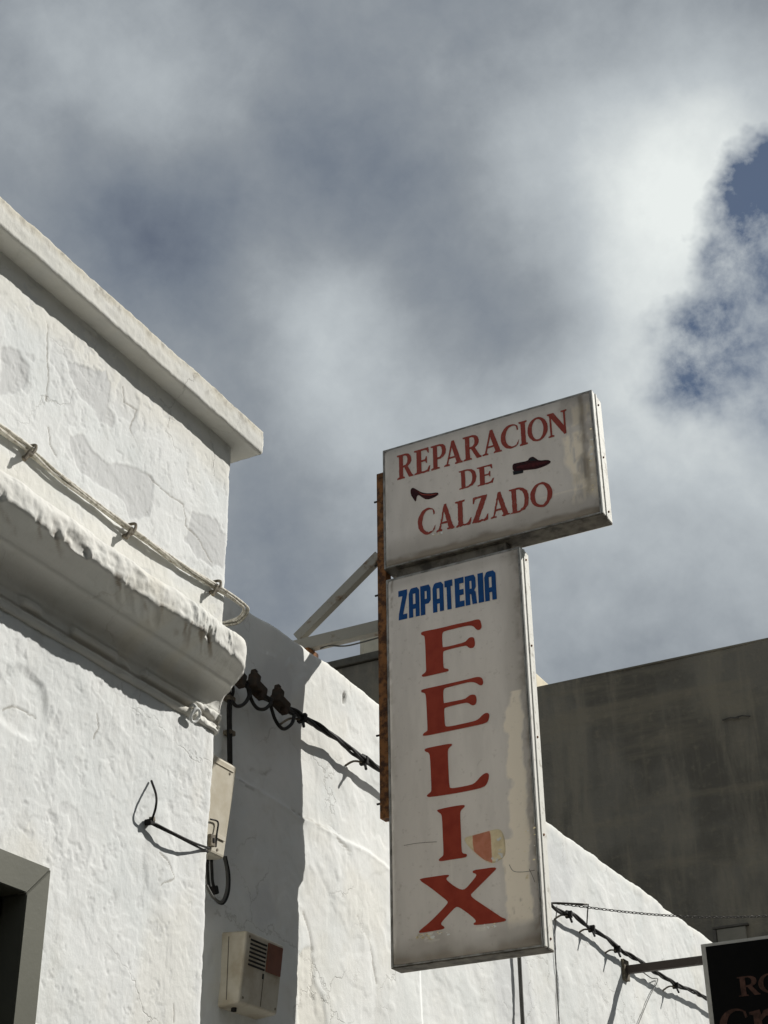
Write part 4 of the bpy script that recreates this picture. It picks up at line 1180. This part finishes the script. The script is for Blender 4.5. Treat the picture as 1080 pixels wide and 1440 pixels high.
# cables dropping to the meter box
dc = thing('drop_cable', 'black cables dropping from the connectors into the leaning cream box', 'cable', (XW+.03, 5.2, 3.95))
for k, pts in enumerate((((318, 946), (320, 965), (322, 985), (322.5, 1020), (323, 1050), (324, 1085)), ((324, 944), (319, 952), (318, 962), (323, 975), (321, 1000), (321.5, 1040), (322, 1085)), ((326, 958), (328, 972), (325, 984), (324, 1005), (324.5, 1045), (325, 1085)))):
    tube('strand', [tuple(onX(a, b_, XW+.035+.004*k)) for a, b_ in pts], .0075, M_WIRE_BLACK, dc, 7, 7)
for b_ in (983, 1031):
    q = Vector(onX(322.5, b_, XW+.03)); lump('clip', q, (.04, .045, .022), 0, dc, M_CLIP)

# meter box
XB1 = XW+.125
mb = thing('junction_box', 'cream plastic junction box, leaning and tapered, tucked behind the house corner', 'box', (XW, 5.1, 3.52))
def taper_box(bm):
    for v in bm.verts:
        top = v.co.z > 3.7
        if v.co.x > XW+.05:
            if v.co.y > 5.1: v.co.y += .028 if top else -.028
        else:
            if v.co.y > 5.1: v.co.y += .028 if top else -.028
        if not top and v.co.x > XW+.05: v.co.x -= .012
b1 = box('body', (XW-.01, 4.93, 3.52), (XB1, 5.215, 3.940), M_BOX, mb, .014, 3, taper_box)
q = lambda a, b_: Vector(onX(a, b_, XB1+.003))
V, F = tube_geo(smooth_path([q(296, 1152), q(306.5, 1156), q(305, 1172), q(303.5, 1191)], 4), .0038, 6)
link('latch_groove', mesh(V, F), M_SLOT, b1)
c1 = Vector(onX(297.5, 1182, XB1)); lump('lock', c1, (.018, .034, .05), .1, b1, M_CLIP)
lump('keyhole', c1+Vector((.010, .002, 0)), (.006, .012, .018), .1, b1, M_SLOT)
lump('lid_rim', Vector((XB1-.001, 5.075, 3.905)), (.008, .27, .006), 0, b1, M_BOX2)

lump('lid_seam', Vector((XW+.075, 4.9295, 3.73)), (.003, .003, .37), 0, b1, M_CRACK)
lump('label_plate', Vector((XB1-.005, 5.145, 3.60)), (.004, .06, .018), .0, b1, M_BOX2)
for yy3, zz3 in ((5.185, 3.89), (5.13, 3.545)):
    V, F = tube_geo([(XB1-.02, yy3, zz3), (XB1+.001 if zz3 > 3.7 else XB1-.0085, yy3, zz3)], .006, 10)
    link('screw', mesh(V, F), M_CLIP, b1)

# slack cable hanging under it
lc = thing('slack_cable', 'slack loop of black cable hanging below the leaning cream box', 'cable', (XW+.06, 5.1, 3.3))
for k, pts in enumerate((((292, 1196), (292, 1225), (295, 1250), (304, 1266), (314, 1270), (321, 1255), (322, 1230), (317, 1204)), ((297, 1198), (298, 1222), (299, 1240), (302, 1250), (303, 1256)), ((315, 1204), (319, 1225), (319, 1250), (312, 1268), (300, 1262), (290, 1245)))):
    tube('strand', [tuple(onX(a, b_, XW+.05+.012*k)) for a, b_ in pts], .0065, (M_WIRE_BLACK, M_WIRE_BLACK, M_WIRE_GREY)[k], lc, 7, 7)
lump('splice', Vector(onX(301, 1252, XW+.06)), (.03, .03, .035), .4, lc, M_SLOT)

# louvred box
XB2 = XW+.14
ab = thing('bell_box', 'square cream alarm box with dark louvres and a brown red plate, low on the wall', 'box', (XW, 5.5, 2.97))
def taper2(bm):
    for v in bm.verts:
        if v.co.x > XW+.05 and v.co.z < 3.1: v.co.x -= .028
        if v.co.x < XW+.05: v.co.z += (.012 if v.co.z > 3.1 else -.012)
yb0, yb1, zb0, zb1 = 5.335, 5.632, 2.972, 3.258
bo = box('body', (XW-.012, yb0, zb0), (XB2, yb1, zb1), M_BOX2, ab, .012, 3, taper2)
for k in range(7):
    z = zb1-.030-k*.0165
    xx = XB2-.0275*(zb1-z)/(zb1-zb0)
    lump('louvre_slot', Vector((xx-.001, yb0+.098, z)), (.008, .125, .0075), 0, bo, M_SLOT)
lump('plate', Vector((XB2-.0055, yb0+.226, zb1-.074)), (.008, .112, .118), 0, bo, M_REDPANEL).rotation_euler = (0, .098, 0)
for yy3, zz3 in ((yb0+.025, zb1-.02), (yb1-.02, zb1-.02), (yb0+.025, zb0+.022), (yb1-.022, zb0+.022)):
    V, F = tube_geo([(XB2-.0275*(zb1-zz3)/(zb1-zb0)-.004, yy3, zz3), (XB2-.0275*(zb1-zz3)/(zb1-zb0)+.0012, yy3, zz3)], .0055, 10)
    link('screw', mesh(V, F), M_CLIP, bo)
tube('cable_entry', [(XW+.05, yb0+.06, zb0-.02), (XW+.05, yb0+.06, zb0+.01)], .012, M_SLOT, bo, 8, 2, True)
lump('side_seam', Vector((XW+.052, yb0-.0005, (zb0+zb1)/2)), (.003, .003, zb1-zb0-.03), 0, bo, M_CRACK)
lump('keyhole', Vector((XB2-.0155, yb0+.155, zb1-.155)), (.008, .008, .022), 0, bo, M_SLOT)
lump('seam', Vector((XB2-.0215, yb0+.16, zb0+.075)), (.005, .003, .13), 0, bo, M_CRACK).rotation_euler = (0, .098, 0)

# little cable loop on the near wall
lo_ = thing('cable_loop', 'thin black cable pinned to the white wall with a standing loop', 'cable', (XN+.02, 4.45, 3.35))
X0 = XN+.014
A = [onX(292, 1198, X0-.02), onX(270, 1187, X0+.02), onX(245, 1174, X0+.03), onX(222, 1163, X0+.01), onX(210, 1157, X0)]
tube('strand', [tuple(p) for p in A], .0042, M_WIRE_BLACK, lo_, 7, 8)
Bp = [onX(294, 1193, X0-.01), onX(272, 1185, X0+.03), onX(245, 1172, X0+.035), onX(222, 1160, X0+.015), onX(214, 1155, X0+.010), onX(219, 1135, X0+.035), onX(219.5, 1118, X0+.030), onX(213, 1098, X0-.008)]
tube('strand', [tuple(p) for p in Bp], .0045, M_WIRE_BLACK, lo_, 7, 8)
lump('staple', Vector(onX(210.5, 1156, X0)), (.028, .030, .022), .3, lo_, M_SLOT)
lump('staple', Vector(onX(214, 1152, X0+.006)), (.018, .016, .018), .3, lo_, M_CLIP)
# painted iron ring under the ledge
rg = thing('iron_ring', 'white painted iron ring hanging from the wall under the ledge corner', 'ring', (XN, 4.6, 3.88))
rc = Vector(onX(274.5, 1006, XN+.035))
V, F = tube_geo([rc+Vector((.012*math.sin(a), .024*math.cos(a), .024*math.sin(a))) for a in np.linspace(0, 2*math.pi, 25)], .0062, 8)
link('ring', mesh(V, F), M_PLASTER2, rg, smooth=True)
tube('eye', [(XN-.01, rc.y-.012, rc.z+.045), (XN+.03, rc.y-.008, rc.z+.04), (XN+.04, rc.y-.004, rc.z+.022), (XN+.02, rc.y, rc.z+.014)], .008, M_PLASTER2, rg, 8, 6)

# standing cable below the sign, thin wire, chain, bracket wire
yv = onX(733, 1400, XW+.045)[1]
vc = tube('wall_cable', [(XW+.045, yv, 0.0), (XW+.045, yv+.004, 1.5), (XW+.046, yv-.004, 3.0), (XW+.045, yv, 3.5), (XW+.04, yv, 4.0), (XW-.01, yv+.01, 4.06)], .013, M_WIRE_GREY, None, 8, 6)
vc['label'] = 'straight grey cable running down the white wall behind the tall sign'; vc['category'] = 'cable'
yv = onX(783.5, 1400, XW+.012)[1]
tw = tube('thin_wire', [(XW+.012, yv, 0.0), (XW+.013, yv+.003, 2.0), (XW+.012, yv-.003, 3.2), (XW+.02, yv, 4.0), (XW+.05, yv, 4.26)], .0035, M_WIRE_GREY, None, 6, 8)
tw['label'] = 'thin dangling wire hanging straight down from the black power cable'; tw['category'] = 'wire'
q0, q1, q2 = onX(895, 1360, XW+.05), onX(925, 1378, XW+.012), onX(893, 1452, XW+.012)
dw = tube('loose_wire', [tuple(q0), tuple(onX(915, 1375, XW+.03)), tuple(q1), tuple(onX(912, 1405, XW+.012)), tuple(q2)], .0035, M_WIRE_GREY, None, 6, 6)
dw['label'] = 'loose wire slanting down the wall under the steel arm of the black sign'; dw['category'] = 'wire'

# chain from a wall hook out to the black sign
ch0, ch1 = Vector(onX(782, 1270, XW+.03)), Vector(onY(1130, 1285.5, YH+.03))
chn = thing('stay_chain', 'thin dark stay chain stretched from a wall hook towards the black sign', 'chain', tuple(ch0))
bm = bmesh.new(); nl = 68
Vv, Ff = [], []
for i in range(nl):
    f = i/nl
    c0 = ch0.lerp(ch1, f)+Vector((0, 0, -.05*math.sin(math.pi*f))); c1 = ch0.lerp(ch1, (i+1.25)/nl)+Vector((0, 0, -.05*math.sin(math.pi*min(1, (i+1)/nl))))
    d_ = (c1-c0); mid = (c0+c1)/2; d_.normalize(); s1 = d_.orthogonal().normalized()
    if i % 2: s1 = d_.cross(s1)
    L = (c1-c0).length/2
    V, F = tube_geo([mid+d_*L*math.cos(a)+s1*.0075*math.sin(a) for a in np.linspace(0, 2*math.pi, 9)], .0028, 5, False)
    Ff += [tuple(x+len(Vv) for x in f_) for f_ in F]; Vv += V
link('links', mesh(Vv, Ff), M_CHAIN, chn, smooth=True)
tube('hook', [(XW-.02, ch0.y, ch0.z), tuple(ch0), tuple(ch0.lerp(ch1, .12))], .007, M_CHAIN, chn, 7, 6)
q0 = ch0.lerp(ch1, .125)
tube('tie_wire', [tuple(q0+Vector((0, 0, .004))), tuple(q0+Vector((-.01, .0, -.05))), tuple(q0+Vector((-.02, 0, -.12)))], .0045, M_CHAIN, chn, 6, 5)

p0 = Vector((-3.66, YS+.05, 4.945)); p3 = Vector((-3.262, YS+.09, 4.93))
bw = tube('bracket_wire', [tuple(p0), tuple(onY(462, 908, YS+.05)), tuple(onY(485, 908.5, YS+.055)), tuple(onY(510, 903, YS+.06)), tuple(onY(545, 893, YS+.07))], .0042, M_WIRE_GREY, None, 6, 8)
bw['label'] = 'thin grey wire sagging between the bracket arm and the rusty post'; bw['category'] = 'wire'
